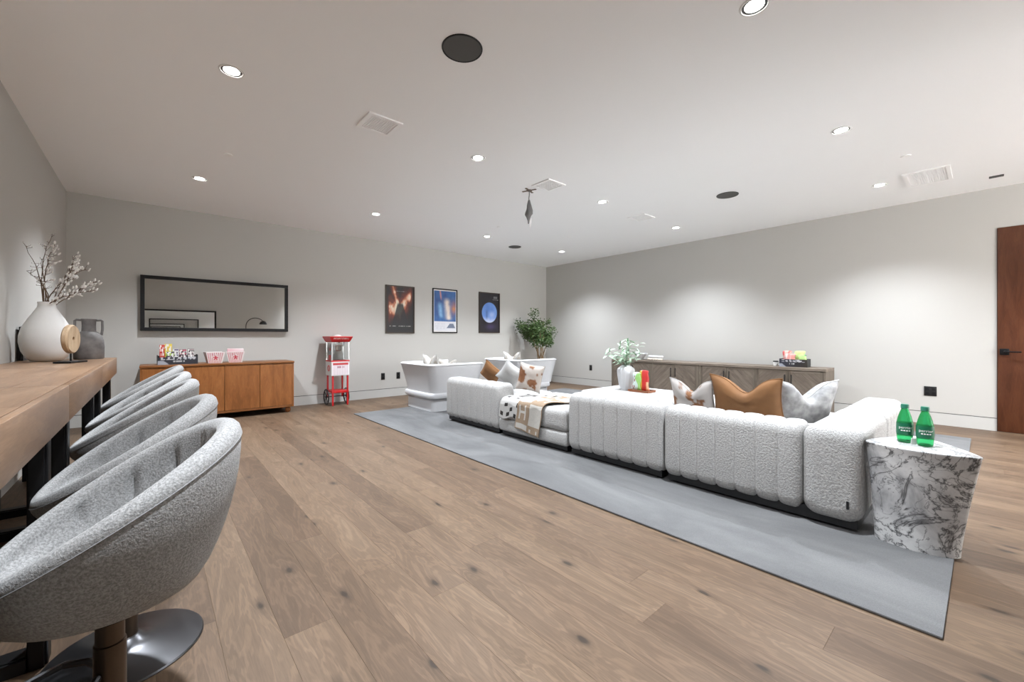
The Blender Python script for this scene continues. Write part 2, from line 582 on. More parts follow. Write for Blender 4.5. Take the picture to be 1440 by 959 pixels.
make_wall('wall_front', 'y', YN, -1, XL - T, XN, 'grey wall behind the camera with a second mirror')
make_wall('wall_front_recess', 'y', YN2, -1, XN, XN2, 'set-back grey wall behind the camera')
w = MB().box(XN - T, XN, YN2, YN - T, 0, H).build('wall_front_return', 'wall_paint', smooth=0)
struct(w, 'short grey return wall behind the camera')
w = MB().box(XN2 - T, XN2, YN3 - T, YN2 - T, 0, H).build('wall_light_opening', 'wall_paint', smooth=0)  # side of the added opening, set deep to even out the incoming light
struct(w, 'grey side wall of the unseen opening added to let in light')
w = MB().box(6.5, XR, YN3 - T, YN3, 0, H).build('wall_light_opening_end', 'wall_paint', smooth=0)  # added to narrow the opening and keep its light off the right wall
struct(w, 'grey wall piece added to narrow the unseen light opening')
ce = MB().box(XL - T, XR + T, YN3 - T, YB + T, H, H + 0.1).build('ceiling', 'ceiling_paint', smooth=0)
struct(ce, 'flat off-white ceiling with recessed lights', 'ceiling')

d = thing('door_1', 'dark red-brown flush wooden door at the right edge', 'door')
d['kind'] = 'structure'
MB().rbox(XR - 0.012, XR + 0.035, DOOR0 + 0.004, DOOR1 - 0.004, 0.004, DOORZ - 0.004, 0.003, 2).build('door_leaf', 'door_wood', d)
MB().box(XR + 0.036, XR + T + 0.02, DOOR0 - .03, DOOR1 + .03, -0.016, DOORZ + .03).build('door_light_block', 'gap_dark', d, smooth=0)  # unseen dark box, sized to stop world light leaking around the leaf
h = MB().rbox(XR - 0.032, XR - 0.012, -0.185, -0.11, 0.925, 1.0, 0.004).build('handle_plate', 'black_metal', d)
MB().tube([(XR - 0.03, -0.15, 0.965), (XR - 0.07, -0.15, 0.965), (XR - 0.075, -0.16, 0.965), (XR - 0.075, -0.275, 0.963)], 0.009, 10).build('door_lever', 'black_metal', h)

# ------------------------------------------------------------------ rug
def rug_edge(i):
    return 0.004 * (hashn(i) - .5)
RX0, RX1, RY0, RY1 = 2.235, 6.87, 0.105, 6.12
mb = MB().rbox(RX0, RX1, RY0, RY1, 0.001, 0.013, 0.005, 2)
tag(mb.build('area_rug', 'rug_pile'), 'large mottled blue-grey area rug under the sofa', 'rug')

# ------------------------------------------------------------------ ceiling fittings
ROWS = [(5.90, 'in the row nearest the poster wall'), (3.37, 'in the middle row'), (0.83, 'in the row nearest the camera'), (-1.71, 'in the row behind the camera')]
XS = [0.405, 2.48, 4.545, 6.535]
ORD = ['leftmost', 'second from left', 'third from left', 'rightmost']
ring_me = MB().lathe([(0.062, -0.001), (0.064, -0.006), (0.072, -0.006), (0.075, -0.0005)], 32, cap=False).mesh('trim_ring', 'trim_metal')
baf_me = MB().lathe([(0.062, -0.0015), (0.052, -0.0012), (0.049, -0.0012)], 32, cap=False).mesh('baffle', 'trim_dark')
len_me = MB().lathe([(0.0, -0.003), (0.030, -0.0028), (0.047, -0.0012)], 32, cap=False).mesh('lens', 'lamp_glow')
for yy, rl in ROWS:
    for i, xx in enumerate(XS):
        if yy < 0 and i < 2: continue          # the near wall stands there
        t = thing('downlight', f'round recessed ceiling downlight {rl}, {ORD[i]}', 'downlight', (xx, yy, H), 0, 'recessed ceiling downlights')
        link('trim_ring', ring_me, t); link('baffle', baf_me, t); link('lens', len_me, t)
        ld = bpy.data.lights.new('downlight_beam', 'SPOT')
        ld.energy = LAMP_W; ld.spot_size = R(120); ld.spot_blend = 1.0; ld.shadow_soft_size = 0.04
        ld.color = (0.94, 1.0, 1.07)
        lo = bpy.data.objects.new('downlight_beam', ld)
        COL.objects.link(lo); lo.parent = t; lo.location = (0, 0, -0.012)
for (xx, yy, lb) in ((1.465, 2.157, 'large dark round ceiling speaker nearest the camera'), (5.524, 2.161, 'dark round ceiling speaker on the right side of the ceiling'), (5.483, 6.207, 'dark round ceiling speaker near the far corner')):
    t = thing('ceiling_speaker', lb, 'speaker', (xx, yy, H), 0, 'round ceiling speakers')
    MB().lathe([(0, -0.004), (0.118, -0.004), (0.12, -0.0005)], 48, cap=False).build('grille', 'speaker_cloth', t)
    MB().lathe([(0.119, -0.0005), (0.120, -0.006), (0.126, -0.006), (0.128, -0.0005)], 48, cap=False).build('rim', 'shade_dark', t)
VENTS = [(1.455, 3.385, 0.145, 0.145, 'square white ceiling vent left of the hanging mount'), (3.55, 3.415, 0.145, 0.145, 'square white ceiling vent beside the hanging mount'),
         (5.57, 3.42, 0.145, 0.145, 'square white ceiling vent over the far sofa end'), (6.58, 0.43, 0.29, 0.185, 'rectangular white ceiling vent near the door')]
for (xx, yy, a, b, lb) in VENTS:
    t = thing('ceiling_vent', lb, 'vent', (xx, yy, H), 0, 'white ceiling vents')
    f = 0.032
    m = MB()
    for q in ((-a, a, -b, -b + f), (-a, a, b - f, b), (-a, -a + f, -b + f, b - f), (a - f, a, -b + f, b - f)):
        m.box(q[0], q[1], q[2], q[3], -0.012, 0)
    m.build('vent_frame', 'white_metal', t, smooth=0)
    MB().box(-a + f, a - f, -b + f, b - f, -0.002, 0).build('backing', 'grille_white', t, smooth=0)
    m = MB()
    p = 0.017
    nx = int((2 * a - 2 * f) / p); ny = int((2 * b - 2 * f) / p)
    for i in range(1, nx):
        q = -a + f + i * (2 * a - 2 * f) / nx
        m.box(q - 0.0035, q + 0.0035, -b + f, b - f, -0.008, -0.0022)
    for i in range(1, ny):
        q = -b + f + i * (2 * b - 2 * f) / ny
        m.box(-a + f, a - f, q - 0.0035, q + 0.0035, -0.0075, -0.0022)
    g = m.build('grille', 'white_metal', t, smooth=0); g['kind'] = 'stuff'
for (xx, yy, lb) in ((0.566, 4.933, 'small white sprinkler cover on the ceiling by the left wall'), (5.677, 0.523, 'small white sprinkler cover beside the rectangular vent'), (4.298, 5.254, 'tiny white sprinkler cover beyond the hanging mount'), (5.675, 4.949, 'small white sprinkler cover near the far speaker')):
    tag(MB().lathe([(0, -0.009), (0.030, -0.009), (0.038, -0.007), (0.040, -0.0005)], 28, cap=False).build('sprinkler_cover', 'white_plastic', loc=(xx, yy, H)), lb, 'sprinkler', 'sprinkler covers on the ceiling')
t = thing('motion_sensor', 'small dark rectangular sensor on the ceiling above the door', 'sensor', (7.15, -0.08, H))
MB().rbox(-0.03, 0.03, -0.055, 0.055, -0.012, 0, 0.004).build('housing', 'speaker_cloth', t)
MB().box(-0.018, 0.018, -0.04, 0.04, -0.0135, -0.011).build('window', 'shade_dark', t, smooth=0)
# projector mount without a projector
t = thing('projector_mount', 'bare ceiling mount with wrapped cables hanging down', 'mount', (3.505, 3.70, H))
m = MB().lathe([(0.0, -0.006), (0.035, -0.006), (0.037, 0)], 20, cap=False)
for a in range(4):
    q = rot('Z', 90 * a + 20)
    m2 = MB().rbox(0.02, 0.095, -0.014, 0.014, -0.006, 0, 0.003).xf(q)
    m.add(m2.v, m2.f)
m.build('ceiling_plate', 'projector_brown', t)
MB().tube([(0, 0, -0.004), (0.002, 0, -0.05), (-0.004, 0.002, -0.10), (-0.002, 0, -0.13)], 0.0055, 8).build('cable', 'cable_grey', t)
m = MB()
rings = []
for z, r_ in ((-0.12, .008), (-0.14, .013), (-0.19, .022), (-0.24, .032), (-0.28, .036), (-0.31, .032), (-0.34, .02), (-0.38, .010), (-0.415, .006)):
    r_ *= 1.35
    rings.append([((r_ * (1 + .25 * math.sin(3 * a + z * 40))) * math.cos(a) - .012 * (z < -.3), r_ * .8 * math.sin(a), z) for a in [2 * math.pi * i / 16 for i in range(16)]])
m.loft(rings).build('cable_wrap', 'foil', t)
for dx, z1 in ((0.028, -0.43), (0.014, -0.46), (0.036, -0.40)):
    MB().tube([(0.008, 0, -0.30), (dx, 0.005, -0.35), (dx * .8, 0, -0.39), (dx, 0, z1)], 0.005, 6).build('cable_end', 'white_plastic', t)

# ------------------------------------------------------------------ bar tables
ZT = 0.95
TX0, TX1 = XL + 0.006, -0.25
TL = 1.45
TNAMES = ['dark-legged wooden bar table nearest the camera, cut by the left edge', 'wooden bar table in the middle of the row along the left wall', 'wooden bar table carrying the vases at the far end']
def sled(t, y, x0, x1, z1):
    w_, th = 0.05, 0.06
    for q, nm in (((x1 - w_, x1), 'front_leg'), ((x0, x0 + w_), 'rear_leg')):
        MB().rbox(q[0], q[1], y - th / 2, y + th / 2, 0.0, z1, 0.003, 1).build(nm, 'black_metal', t)
        if nm == 'front_leg':
            for s in (-1, 1):
                MB().box(q[0] + 0.008, q[1] - 0.008, y + s * 0.038 - 0.006, y + s * 0.038 + 0.006, 0.0, z1).build('leg_rib', 'black_metal', t, smooth=0)
    MB().rbox(x0 + w_, x1 - w_, y - th / 2, y + th / 2, 0.0, 0.05, 0.003, 1).build('floor_rail', 'black_metal', t)
    for s in (-1, 1):
        MB().box(x0 + w_, x1 - w_, y + s * 0.038 - 0.006, y + s * 0.038 + 0.006, 0.0, 0.045).build('rail_rib', 'black_metal', t, smooth=0)
for i, y1 in enumerate((2.40, 3.85, 5.30)):
    y0 = y1 - TL
    t = thing('bar_table', TNAMES[i], 'table', (0, 0, 0), 0, 'wooden bar tables')
    nb = 4
    bw = (TX1 - 0.022 - TX0) / nb
    segs = [y0 + 0.003, y0 + TL * .5 + .12 * (i - 1), y1 - 0.003]
    for b in range(nb):
        for s in range(2):
            sh = 0.18 if b % 2 else -0.12
            a0 = segs[0] if s == 0 else segs[1] + sh
            a1 = segs[1] + sh if s == 0 else segs[2]
            MB().rbox(-bw / 2 + .0003, bw / 2 - .0003, -(a1 - a0) / 2 + .0003, (a1 - a0) / 2 - .0003, -0.02, 0, 0.0006, 1).build('top_board', 'mango', t, loc=(TX0 + bw * (b + .5), (a0 + a1) / 2, ZT))
    MB().rbox(-0.011, 0.011, -TL / 2 + .003, TL / 2 - .003, -0.0725, 0.0725, 0.003, 2).build('front_apron', 'mango', t, loc=(TX1 - 0.011, (y0 + y1) / 2, ZT - 0.0725))
    for ye, s in ((y0 + .003, 1), (y1 - .003, -1)):
        MB().box(TX0, TX1 - 0.022, min(ye, ye + s * .022), max(ye, ye + s * .022), ZT - 0.145, ZT - 0.0202).build('end_apron', 'mango', t, smooth=0)
    MB().box(TX0, TX0 + 0.022, y0 + .025, y1 - .025, ZT - 0.145, ZT - 0.0202).build('rear_apron', 'mango', t, smooth=0)
    for yy in (y0 + 0.22, y1 - 0.22 if i < 2 else y1 - 0.30):
        sled(t, yy, TX0 + 0.03, TX1 - 0.025, ZT - 0.0202)

# ------------------------------------------------------------------ bar stools
def rim(th):
    c = (1 + math.cos(th)) / 2
    s = c ** 0.95
    z = 0.622 + 0.288 * s
    rr = 0.231 + 0.037 * s
    return rr, z
def make_stool():
    t = bpy.data.objects.new('bar_stool', None); COL.objects.link(t); t.empty_display_size = .1
    n = 144
    zb = 0.505
    zs = 0.600
    rings = []
    seams = [R(a) for a in (-110, -80, -52, -26, 0, 26, 52, 80, 110)]
    for i in range(n):
        th = 2 * math.pi * i / n
        rr, z = rim(th)
        hgt = z - zs
        pr = [(0.0, zb), (0.09, zb), (0.14, zb + 0.006), (0.18, zb + 0.026)]
        for q in range(1, 9):           # outer face curves out to the rim
            f = q / 8
            r_ = 0.18 + (rr - 0.18) * math.sin(f * math.pi / 2) ** 0.9
            zz = zb + 0.026 + (z - 0.028 - zb - 0.026) * f ** 1.15
            pr.append((r_, zz))
        tk = 0.036 + 0.022 * ((1 + math.cos(th)) / 2)
        for q in range(1, 6):           # rounded rim
            a = math.pi * q / 6
            pr.append((rr - tk / 2 + tk / 2 * math.cos(a), z - 0.028 + 0.028 * math.sin(a)))
        dent = 0.0
        for s in seams:
            dd = abs((th - s + math.pi) % (2 * math.pi) - math.pi)
            dent = max(dent, math.exp(-(dd / 0.045) ** 2))
        for q in range(0, 8):           # inner face down to the seat
            f = q / 8
            zz = (z - 0.028) + (zs + 0.004 - z + 0.028) * f
            g = 0.020 * dent * math.sin(math.pi * min(1, f * 1.2)) * min(1, max(0, hgt - 0.03) / 0.12)
            pr.append((rr - tk - 0.030 * f ** 1.6 + g, zz))
        pr += [(rr - tk - 0.034, zs - 0.006), (rr - tk - 0.042, zs + 0.006), (rr - tk - 0.065, zs + 0.024), (0.10, zs + 0.036), (0.0, zs + 0.038)]
        rings.append([(r_ * math.cos(th) * 1.0, r_ * math.sin(th) * 1.02, zz) for r_, zz in pr])
    m = len(rings[0])
    mb = MB()
    rings.append(rings[0])
    shell = MB().loft(rings, cap=False, closed=False)
    split = 4 + 8 + 5 + 8
    outer, seat = MB(), MB()
    for i in range(n):
        for q in range(m - 1):
            j = (i + 1) % n
            (seat if q >= split else outer).f.append((i * m + q, j * m + q, j * m + q + 1, i * m + q + 1))
    for part, nm in ((outer, 'shell'), (seat, 'seat_cushion')):
        used = sorted({a for f in part.f for a in f}); mp = {a: b for b, a in enumerate(used)}
        flat = [p for r_ in rings[:n] for p in r_]
        part.v = [flat[a] for a in used]; part.f = [tuple(mp[a] for a in f) for f in part.f]; part.mi = [0] * len(part.f)
        part.build(nm, 'stool_tweed', t, smooth=75)
    pts = [((rim(a)[0] + .0005) * math.cos(a), (rim(a)[0] + .0005) * math.sin(a) * 1.02, rim(a)[1] - 0.034) for a in [2 * math.pi * i / 72 for i in range(72)]]
    MB().tube(pts, 0.0015, 6, closed=True).build('rim_seam_shade', 'cable_grey', t)  # real seam, darker grey painted in as its shadow line
    MB().lathe([(0.095, 0.485), (0.095, 0.507)], 28).build('seat_plate', 'black_metal', t)
    MB().lathe([(0.030, 0.0), (0.030, 0.40), (0.027, 0.402), (0.027, 0.487)], 28).build('column', 'bronze', t)
    MB().lathe([(0.222, 0.0), (0.224, 0.004), (0.220, 0.009), (0.16, 0.019), (0.085, 0.030), (0.05, 0.042), (0.037, 0.056), (0.030, 0.06)], 56).build('base_disc', 'gun_metal', t)
    pts = []
    for q in range(0, 13):
        a = R(110 + 140 * q / 12)
        pts.append((-0.03 + 0.13 * math.cos(a) * 1.35, 0.13 * math.sin(a), 0.315))
    pts = [(-0.02, 0.025, 0.335), (-0.045, 0.09, 0.32)] + pts + [(-0.045, -0.09, 0.32), (-0.02, -0.025, 0.335)]
    MB().tube(pts, 0.0085, 8).build('foot_ring', 'gun_metal', t)
    MB().tube([(0.01, 0.02, 0.478), (0.05, 0.10, 0.474), (0.055, 0.125, 0.462), (0.055, 0.128, 0.43), (0.052, 0.115, 0.415)], 0.006, 8).build('height_lever', 'chrome', t)
    return t
proto = make_stool()
SN = ['grey tweed bar stool nearest the camera, its front cut by the left edge', 'grey tweed bar stool second from the camera along the bar', 'grey tweed bar stool third from the camera, middle one of five', 'grey tweed bar stool fourth from the camera along the bar', 'grey tweed bar stool farthest from the camera, before the wood sideboard']
for i, (x, y, a) in enumerate(((-0.078, 1.40, 0), (-0.07, 2.05, 2), (-0.072, 2.88, -2), (-0.072, 3.51, 1), (-0.075, 4.34, 0))):
    o = proto if i == 0 else copy_tree(proto)
    o.location = (x, y, 0); o.rotation_euler = (0, 0, R(a))
    tag(o, SN[i], 'stool', 'grey tweed bar stools')

# ------------------------------------------------------------------ on the far bar table
vx, vy = -0.625, 4.83
t = thing('clay_vase', 'tall bulbous chalk-white vase holding bare budded branches', 'vase', (vx, vy, ZT))
MB().lathe([(0.055, 0), (0.085, 0.004), (0.11, 0.03), (0.135, 0.085), (0.147, 0.15), (0.146, 0.20), (0.132, 0.26), (0.10, 0.33), (0.07, 0.385), (0.052, 0.42), (0.048, 0.445), (0.051, 0.462), (0.045, 0.464), (0.041, 0.44), (0.043, 0.40), (0.03, 0.38), (0, 0.38)], 48, cap=False).build('body', 'vase_glaze', t)
bud_rng = random.Random(11)
BR = [((-0.08, -0.16, 0.46), 'bare branch with buds leaning over the near left side'), ((-0.10, 0.02, 0.30), 'low bare branch reaching towards the left wall'), ((0.02, 0.10, 0.62), 'tallest budded branch rising straight from the white vase'),
      ((0.12, 0.22, 0.42), 'budded branch leaning right with dense white catkins'), ((0.20, 0.10, 0.36), 'right-leaning branch with white catkins at mid height'), ((0.05, -0.10, 0.50), 'upright curved brown branch at the front of the vase'),
      ((0.26, 0.20, 0.27), 'branch with white catkins reaching farthest right'), ((-0.06, 0.20, 0.42), 'bare branch at the back of the white vase'), ((0.24, 0.02, 0.17), 'low right branch with few white catkins'), ((0.14, 0.05, 0.45), 'branch with white catkins left of the rightmost ones')]
for bi, (d_, lb) in enumerate(BR):
    t = thing('willow_branch', lb, 'branch', (vx, vy, ZT + 0.40), 0, 'budded branches in the white vase')
    pts, rs = [], []
    D = Vector(d_)
    sw = Vector((bud_rng.uniform(-.05, .05), bud_rng.uniform(-.05, .05), 0))
    base = Vector((0.022 * math.cos(bi * 2.1), 0.022 * math.sin(bi * 2.1), 0))
    for q in range(11):
        f = q / 10
        p = base * (1 - f) + Vector((D.x * f ** 1.25, D.y * f ** 1.25, D.z * f ** 0.9)) + sw * math.sin(math.pi * f) + Vector((bud_rng.uniform(-1, 1), bud_rng.uniform(-1, 1), 0)) * 0.008 * f
        p.x = max(p.x, -0.165)
        pts.append(p); rs.append(0.0048 * (1 - 0.75 * f))
    MB().tube(pts, rs, 6).build('branch_stem', 'bark', t)
    cat = MB(); tw = MB()
    nb = 34 if D.x > 0.03 else 14
    for q in range(nb):
        f = bud_rng.uniform(0.30, 1.0)
        i0 = min(9, int(f * 10)); p = pts[i0].lerp(pts[i0 + 1], f * 10 - i0)
        dr = Vector((bud_rng.uniform(-1, 1), bud_rng.uniform(-1, 1), bud_rng.uniform(-.2, 1))).normalized()
        if D.x > 0.03: dr.x = abs(dr.x)
        ln = bud_rng.uniform(0.01, 0.06)
        e = p + dr * ln
        e.x = max(e.x, -0.168)
        tw.tube([p, e], [0.0016, 0.0010], 5)
        s = bud_rng.uniform(0.012, 0.020) * (1 if D.x > .03 else .55)
        up = (dr + Vector((0, 0, .8))).normalized()
        cat.tube([e - up * s * .2, e + up * s * .35, e + up * s * .9, e + up * s * 1.4], [s * .2, s * .42, s * .36, s * .08], 6)
    tw.build('twigs', 'bark', t)['kind'] = 'stuff'
    cat.build('catkins', 'catkin', t, smooth=180)['kind'] = 'stuff'
# wooden ring ornament
t = thing('wooden_disc_ornament', 'pale wooden disc with a hole on a flat black stand', 'ornament', (-0.455, 4.43, ZT), -20)
MB().rbox(-0.05, 0.05, -0.10, 0.10, 0, 0.014, 0.002, 1).build('stand', 'black_metal', t)
MB().lathe([(0.006, 0.012), (0.006, 0.07)], 10).build('stem', 'black_metal', t)
prof = []
m = MB().lathe([(0.018, -0.016), (0.06, -0.019), (0.098, -0.018), (0.106, -0.010), (0.106, 0.010), (0.098, 0.018), (0.06, 0.019), (0.018, 0.016), (0.018, -0.016)], 48, cap=False)
m.xf(rot('Z', 6) @ rot('Y', 90)).xf(Matrix.Translation((0, 0, 0.175)))
m.build('disc', 'disc_wood', t)
# grey jug
t = thing('stone_jug', 'squat charcoal stone jug with a square-handled neck', 'jug', (-0.415, 5.09, ZT), 10)
MB().lathe([(0.09, 0), (0.096, 0.01), (0.098, 0.10), (0.094, 0.16), (0.082, 0.20), (0.06, 0.228), (0.046, 0.24), (0.044, 0.29), (0.046, 0.335), (0.052, 0.345), (0.046, 0.347), (0.038, 0.335), (0.036, 0.25), (0, 0.245)], 36, cap=False).build('body', 'jug_grey', t)
for s in (-1, 1):
    MB().tube([(s * 0.046, 0, 0.335), (s * 0.075, 0, 0.338), (s * 0.084, 0, 0.330), (s * 0.084, 0, 0.26), (s * 0.078, 0, 0.205)], 0.009, 8).build('handle', 'jug_grey', t)
# thin black frame leaning behind the vase
t = thing('photo_frame', 'thin black frame leaning on the left wall behind the white vase', 'frame', (-0.79, 5.11, ZT))
MB().box(-0.006, 0.006, -0.11, 0.11, 0, 0.27).xf(rot('Y', -2.2)).xf(Matrix.Translation((0.012, 0, 0.001))).build('frame_border', 'frame_black', t, smooth=0)
MB().box(0.0055, 0.0065, -0.09, 0.09, 0.02, 0.25).xf(rot('Y', -2.2)).xf(Matrix.Translation((0.0125, 0, 0.001))).build('picture', 'shade_dark', t, smooth=0)

# ------------------------------------------------------------------ mirrors
def mirror(name, label, x0, x1, z0, z1, ywall, face):
    t = thing(name, label, 'mirror')
    dp, fw_ = 0.085, 0.045
    yb_, yf = ywall - face * -0.004, ywall + face * dp
    lo, hi = sorted((yb_, yf))
    for nm, q in (('frame_rail', (x0, x1, z1 - fw_, z1)), ('frame_rail', (x0, x1, z0, z0 + fw_)), ('frame_stile', (x0, x0 + fw_, z0 + fw_, z1 - fw_)), ('frame_stile', (x1 - fw_, x1, z0 + fw_, z1 - fw_))):
        MB().rbox(q[0], q[1], lo, hi, q[2], q[3], 0.003, 1).build(nm, 'frame_black', t)
    g = yf - face * 0.022
    lo, hi = sorted((g, g - face * 0.006))
    MB().box(x0 + fw_, x1 - fw_, lo, hi, z0 + fw_, z1 - fw_).build('mirror_glass', 'mirror_glass', t, smooth=0)
    lo, hi = sorted((yb_, g - face * 0.006))
    MB().box(x0 + fw_, x1 - fw_, lo, hi, z0 + fw_, z1 - fw_).build('backing', 'frame_black', t, smooth=0)
mirror('wall_mirror', 'wide black-framed mirror above the wood sideboard', -0.125, 1.655, 1.225, 1.975, YB, -1)
mirror('wall_mirror', 'matching black-framed mirror on the wall behind the camera', -0.27, 1.52, 1.225, 1.96, YN, 1)

# ------------------------------------------------------------------ posters (generic pictures in the same colours)
def poster(label, x0, z0, colfn, frame_mat):
    w_, h_ = 0.605, 0.925
    t = thing('movie_poster', label, 'poster', (x0, YB, z0), 0, 'framed film posters')
    b, dp = 0.022, 0.022
    for nm, q in (('frame_rail', (0, w_, h_ - b, h_)), ('frame_rail', (0, w_, 0, b)), ('frame_stile', (0, b, b, h_ - b)), ('frame_stile', (w_ - b, w_, b, h_ - b))):
        MB().box(q[0], q[1], -dp, -0.002, q[2], q[3]).build(nm, frame_mat, t, smooth=0)
    m = MB().grid(lambda u, v: (b + (w_ - 2 * b) * u, -0.012, b + (h_ - 2 * b) * v), 90, 138)
    m.build('print', 'printed', t, smooth=0, colfn=lambda x, y, z: colfn((x - b) / (w_ - 2 * b), (z - b) / (h_ - 2 * b)))
def txtline(u, v, u0, u1, vc, hh, n):
    if abs(v - vc) < hh and u0 < u < u1:
        return 1.0 if hashn(int((u - u0) / (u1 - u0) * n), int(vc * 100)) > 0.25 and ((u - u0) / (u1 - u0) * n) % 1 > 0.25 else 0.0
    return 0.0
def p_fire(u, v):
    c = (0.014, 0.012, 0.013)
    n_ = fbm(u * 5, v * 5)
    # a V of fire spreading up from the centre
    a = abs(u - .5)
    d = abs((v - .52) - (0.75 * (u - .5) if u > .5 else -.05 * (u - .5) * 2)) if u > .5 else min(abs(v - .53 + .15 * (u - .2)), abs((v - .6) + 2.2 * (u - .42)))
    g = math.exp(-(d / (.16 + .08 * n_)) ** 2) * (0.35 + n_)
    g *= smoothstep(0.02, .12, u) * smoothstep(.99, .85, u)
    c = mixc(c, (0.30, 0.05, 0.025), min(1, g * 1.6) * (.4 + n_))
    c = mixc(c, (0.70, 0.26, 0.13), smoothstep(.42, .72, g))
    c = mixc(c, (0.85, 0.74, 0.58), smoothstep(.58, .88, g))
    # dark cone of rock in the middle
    e = smoothstep(.13 + .45 * (.62 - v), .08 + .45 * (.62 - v), a) if v < .66 else 0
    e *= smoothstep(.68, .6, v)
    c = mixc(c, (0.012, 0.012, 0.014), e * .95)
    c = mixc(c, (.6, .58, .55), .7 * txtline(u, v, .1, .92, .135, .009, 34))
    c = mixc(c, (.35, .35, .35), .6 * txtline(u, v, .3, .72, .9, .006, 20))
    return c
def p_blue(u, v):
    if u < .03 or u > .97 or v < .025 or v > .975: return (.70, .68, .66)
    if v < .25:
        c = (.66, .66, .70)
        if .56 < u < .95 and .09 < v < .2:
            s = (.2 - v) / .11
            if .70 - .14 * s < u < .86 + .09 * s: c = (.16, .19, .26)
        return mixc(c, (.40, .42, .48), .35 * (txtline(u, v, .06, .5, .19, .012, 9) + txtline(u, v, .06, .5, .14, .012, 9) + txtline(u, v, .06, .5, .09, .012, 9)))
    n_ = fbm(u * 6 + 3, v * 7)
    c = mixc((.03, .06, .20), (.05, .17, .42), n_)
    m_ = fbm(u * 9 + 11, v * 9 + 5)
    body = math.exp(-(((u - .62) + .18 * (v - .5)) / (.10 + .03 * n_)) ** 2) * smoothstep(.26, .34, v) * smoothstep(.85, .7, v)
    c = mixc(c, (.72, .62, .55), min(1, body * (.5 + m_)))
    c = mixc(c, (.30, .55, .80), .75 * math.exp(-((u - .32 + .2 * (v - .4)) / .08) ** 2) * smoothstep(.3, .4, v) * smoothstep(.75, .6, v) * (.4 + m_))
    c = mixc(c, (.62, .25, .10), .75 * math.exp(-((u - .88) / .12) ** 2) * math.exp(-((v - .58) / .14) ** 2) * (.5 + m_))
    c = mixc(c, (.70, .32, .22), .8 * math.exp(-((u - .29 - .22 * (.95 - v)) / .03) ** 2) * smoothstep(.72, .85, v))
    return c
def p_moon(u, v):
    c = mixc((.010, .009, .011), (.03, .024, .034), fbm(u * 4, v * 4))
    r_ = math.hypot((u - .5) / .40, (v - .505) / .27)
    if r_ < 1:
        n_ = fbm(u * 5 + 2, v * 5)
        q = mixc((.10, .22, .62), (.20, .38, .80), n_)
        low = smoothstep(.42, .26, v + .12 * (n_ - .5))
        q = mixc(q, (.60, .66, .86), low)
        q = mixc(q, (.06, .12, .35), .7 * math.exp(-((u - .36) / .05) ** 2) * smoothstep(.3, .4, v) * smoothstep(.62, .5, v))
        q = mixc(q, (.50, .60, .85), .6 * math.exp(-((u - .62) / .14) ** 2) * math.exp(-((v - .45) / .08) ** 2))
        c = mixc(q, c, smoothstep(.94, 1.0, r_))
    c = mixc(c, (.07, .05, .13), .8 * math.exp(-((u - .55) / .22) ** 2) * math.exp(-((v - .14) / .07) ** 2))
    if .70 < u < .92 and .87 < v < .93: c = mixc(c, (.6, .6, .6), .8 if (u * 30) % 1 > .35 else 0)
    if .66 < u < .96 and .835 < v < .852: c = mixc(c, (.5, .5, .5), .7 if (u * 46) % 1 > .4 else 0)
    return c
plain('frame_bronze', (0.06, 0.045, 0.035), 0.4, 0.5)
poster('framed poster of orange-white fire around a dark shape', 3.335, 1.212, p_fire, 'frame_bronze')
poster('framed blue poster with a white band along its bottom', 4.35, 1.226, p_blue, 'frame_black')
poster('framed dark poster with a big pale blue moon', 5.535, 1.234, p_moon, 'frame_bronze')

# ------------------------------------------------------------------ outlets
def outlet(label, ax, a, z, wdt=0.075):
    t = thing('wall_outlet', label, 'outlet', (a, YB, z) if ax == 'y' else (XR, a, z), 0 if ax == 'y' else -90, 'black wall outlets')
    MB().rbox(-wdt / 2, wdt / 2, -0.007, -0.0005, -0.0625, 0.0625, 0.003, 2).build('cover_plate', 'black_plastic', t)
    for dx in ((0,) if wdt < .1 else (-wdt / 4, wdt / 4)):
        for s in (-1, 1):
            MB().rbox(dx - 0.016, dx + 0.016, -0.0085, -0.006, s * 0.028 - 0.017, s * 0.028 + 0.017, 0.002, 1).build('socket', 'frame_black', t)
outlet('black wall outlet right of the popcorn cart', 'y', 3.29, 0.395)
outlet('black wall outlet just left of the nearer armchair', 'y', 3.60, 0.395)
outlet('small black wall outlet left of the low chevron cabinet', 'x', 6.05, 0.425)
outlet('wide black wall outlet near the door', 'x', 0.477, 0.428, 0.118)

# ------------------------------------------------------------------ wood sideboard
SX0, SX1, SY0, SY1, SZ0, SZ1 = -0.12, 1.625, 6.93, 7.455, 0.085, 0.775
t = thing('wood_sideboard', 'orange-brown wooden sideboard with four plain doors under the mirror', 'sideboard')
MB().rbox(SX0 - .006, SX1 + .006, SY0 - .008, SY1, SZ1 - 0.028, SZ1, 0.004, 2).build('top', 'sideboard_wood_x', t)
MB().box(SX0 + .02, SX1 - .02, SY0 + .022, SY1, SZ0 + .02, SZ1 - .028).build('carcass', 'sideboard_wood_x', t, smooth=0)
for a in (SX0, SX1 - .02):
    MB().box(a, a + .02, SY0, SY1, SZ0, SZ1 - .028).build('side_panel', 'sideboard_wood', t, smooth=0)
MB().box(SX0 + .02, SX1 - .02, SY0, SY1, SZ0, SZ0 + .028).build('bottom_rail', 'sideboard_wood_x', t, smooth=0)
dw = (SX1 - SX0 - .04) / 4
for i in range(4):
    a = SX0 + .02 + dw * i
    MB().rbox(-dw / 2 + .0025, dw / 2 - .0025, -0.011, 0.011, -(SZ1 - SZ0 - .062) / 2, (SZ1 - SZ0 - .062) / 2, 0.0015, 1).build('door', 'sideboard_wood', t, loc=(a + dw / 2, SY0 + .0125, (SZ0 + SZ1) / 2))
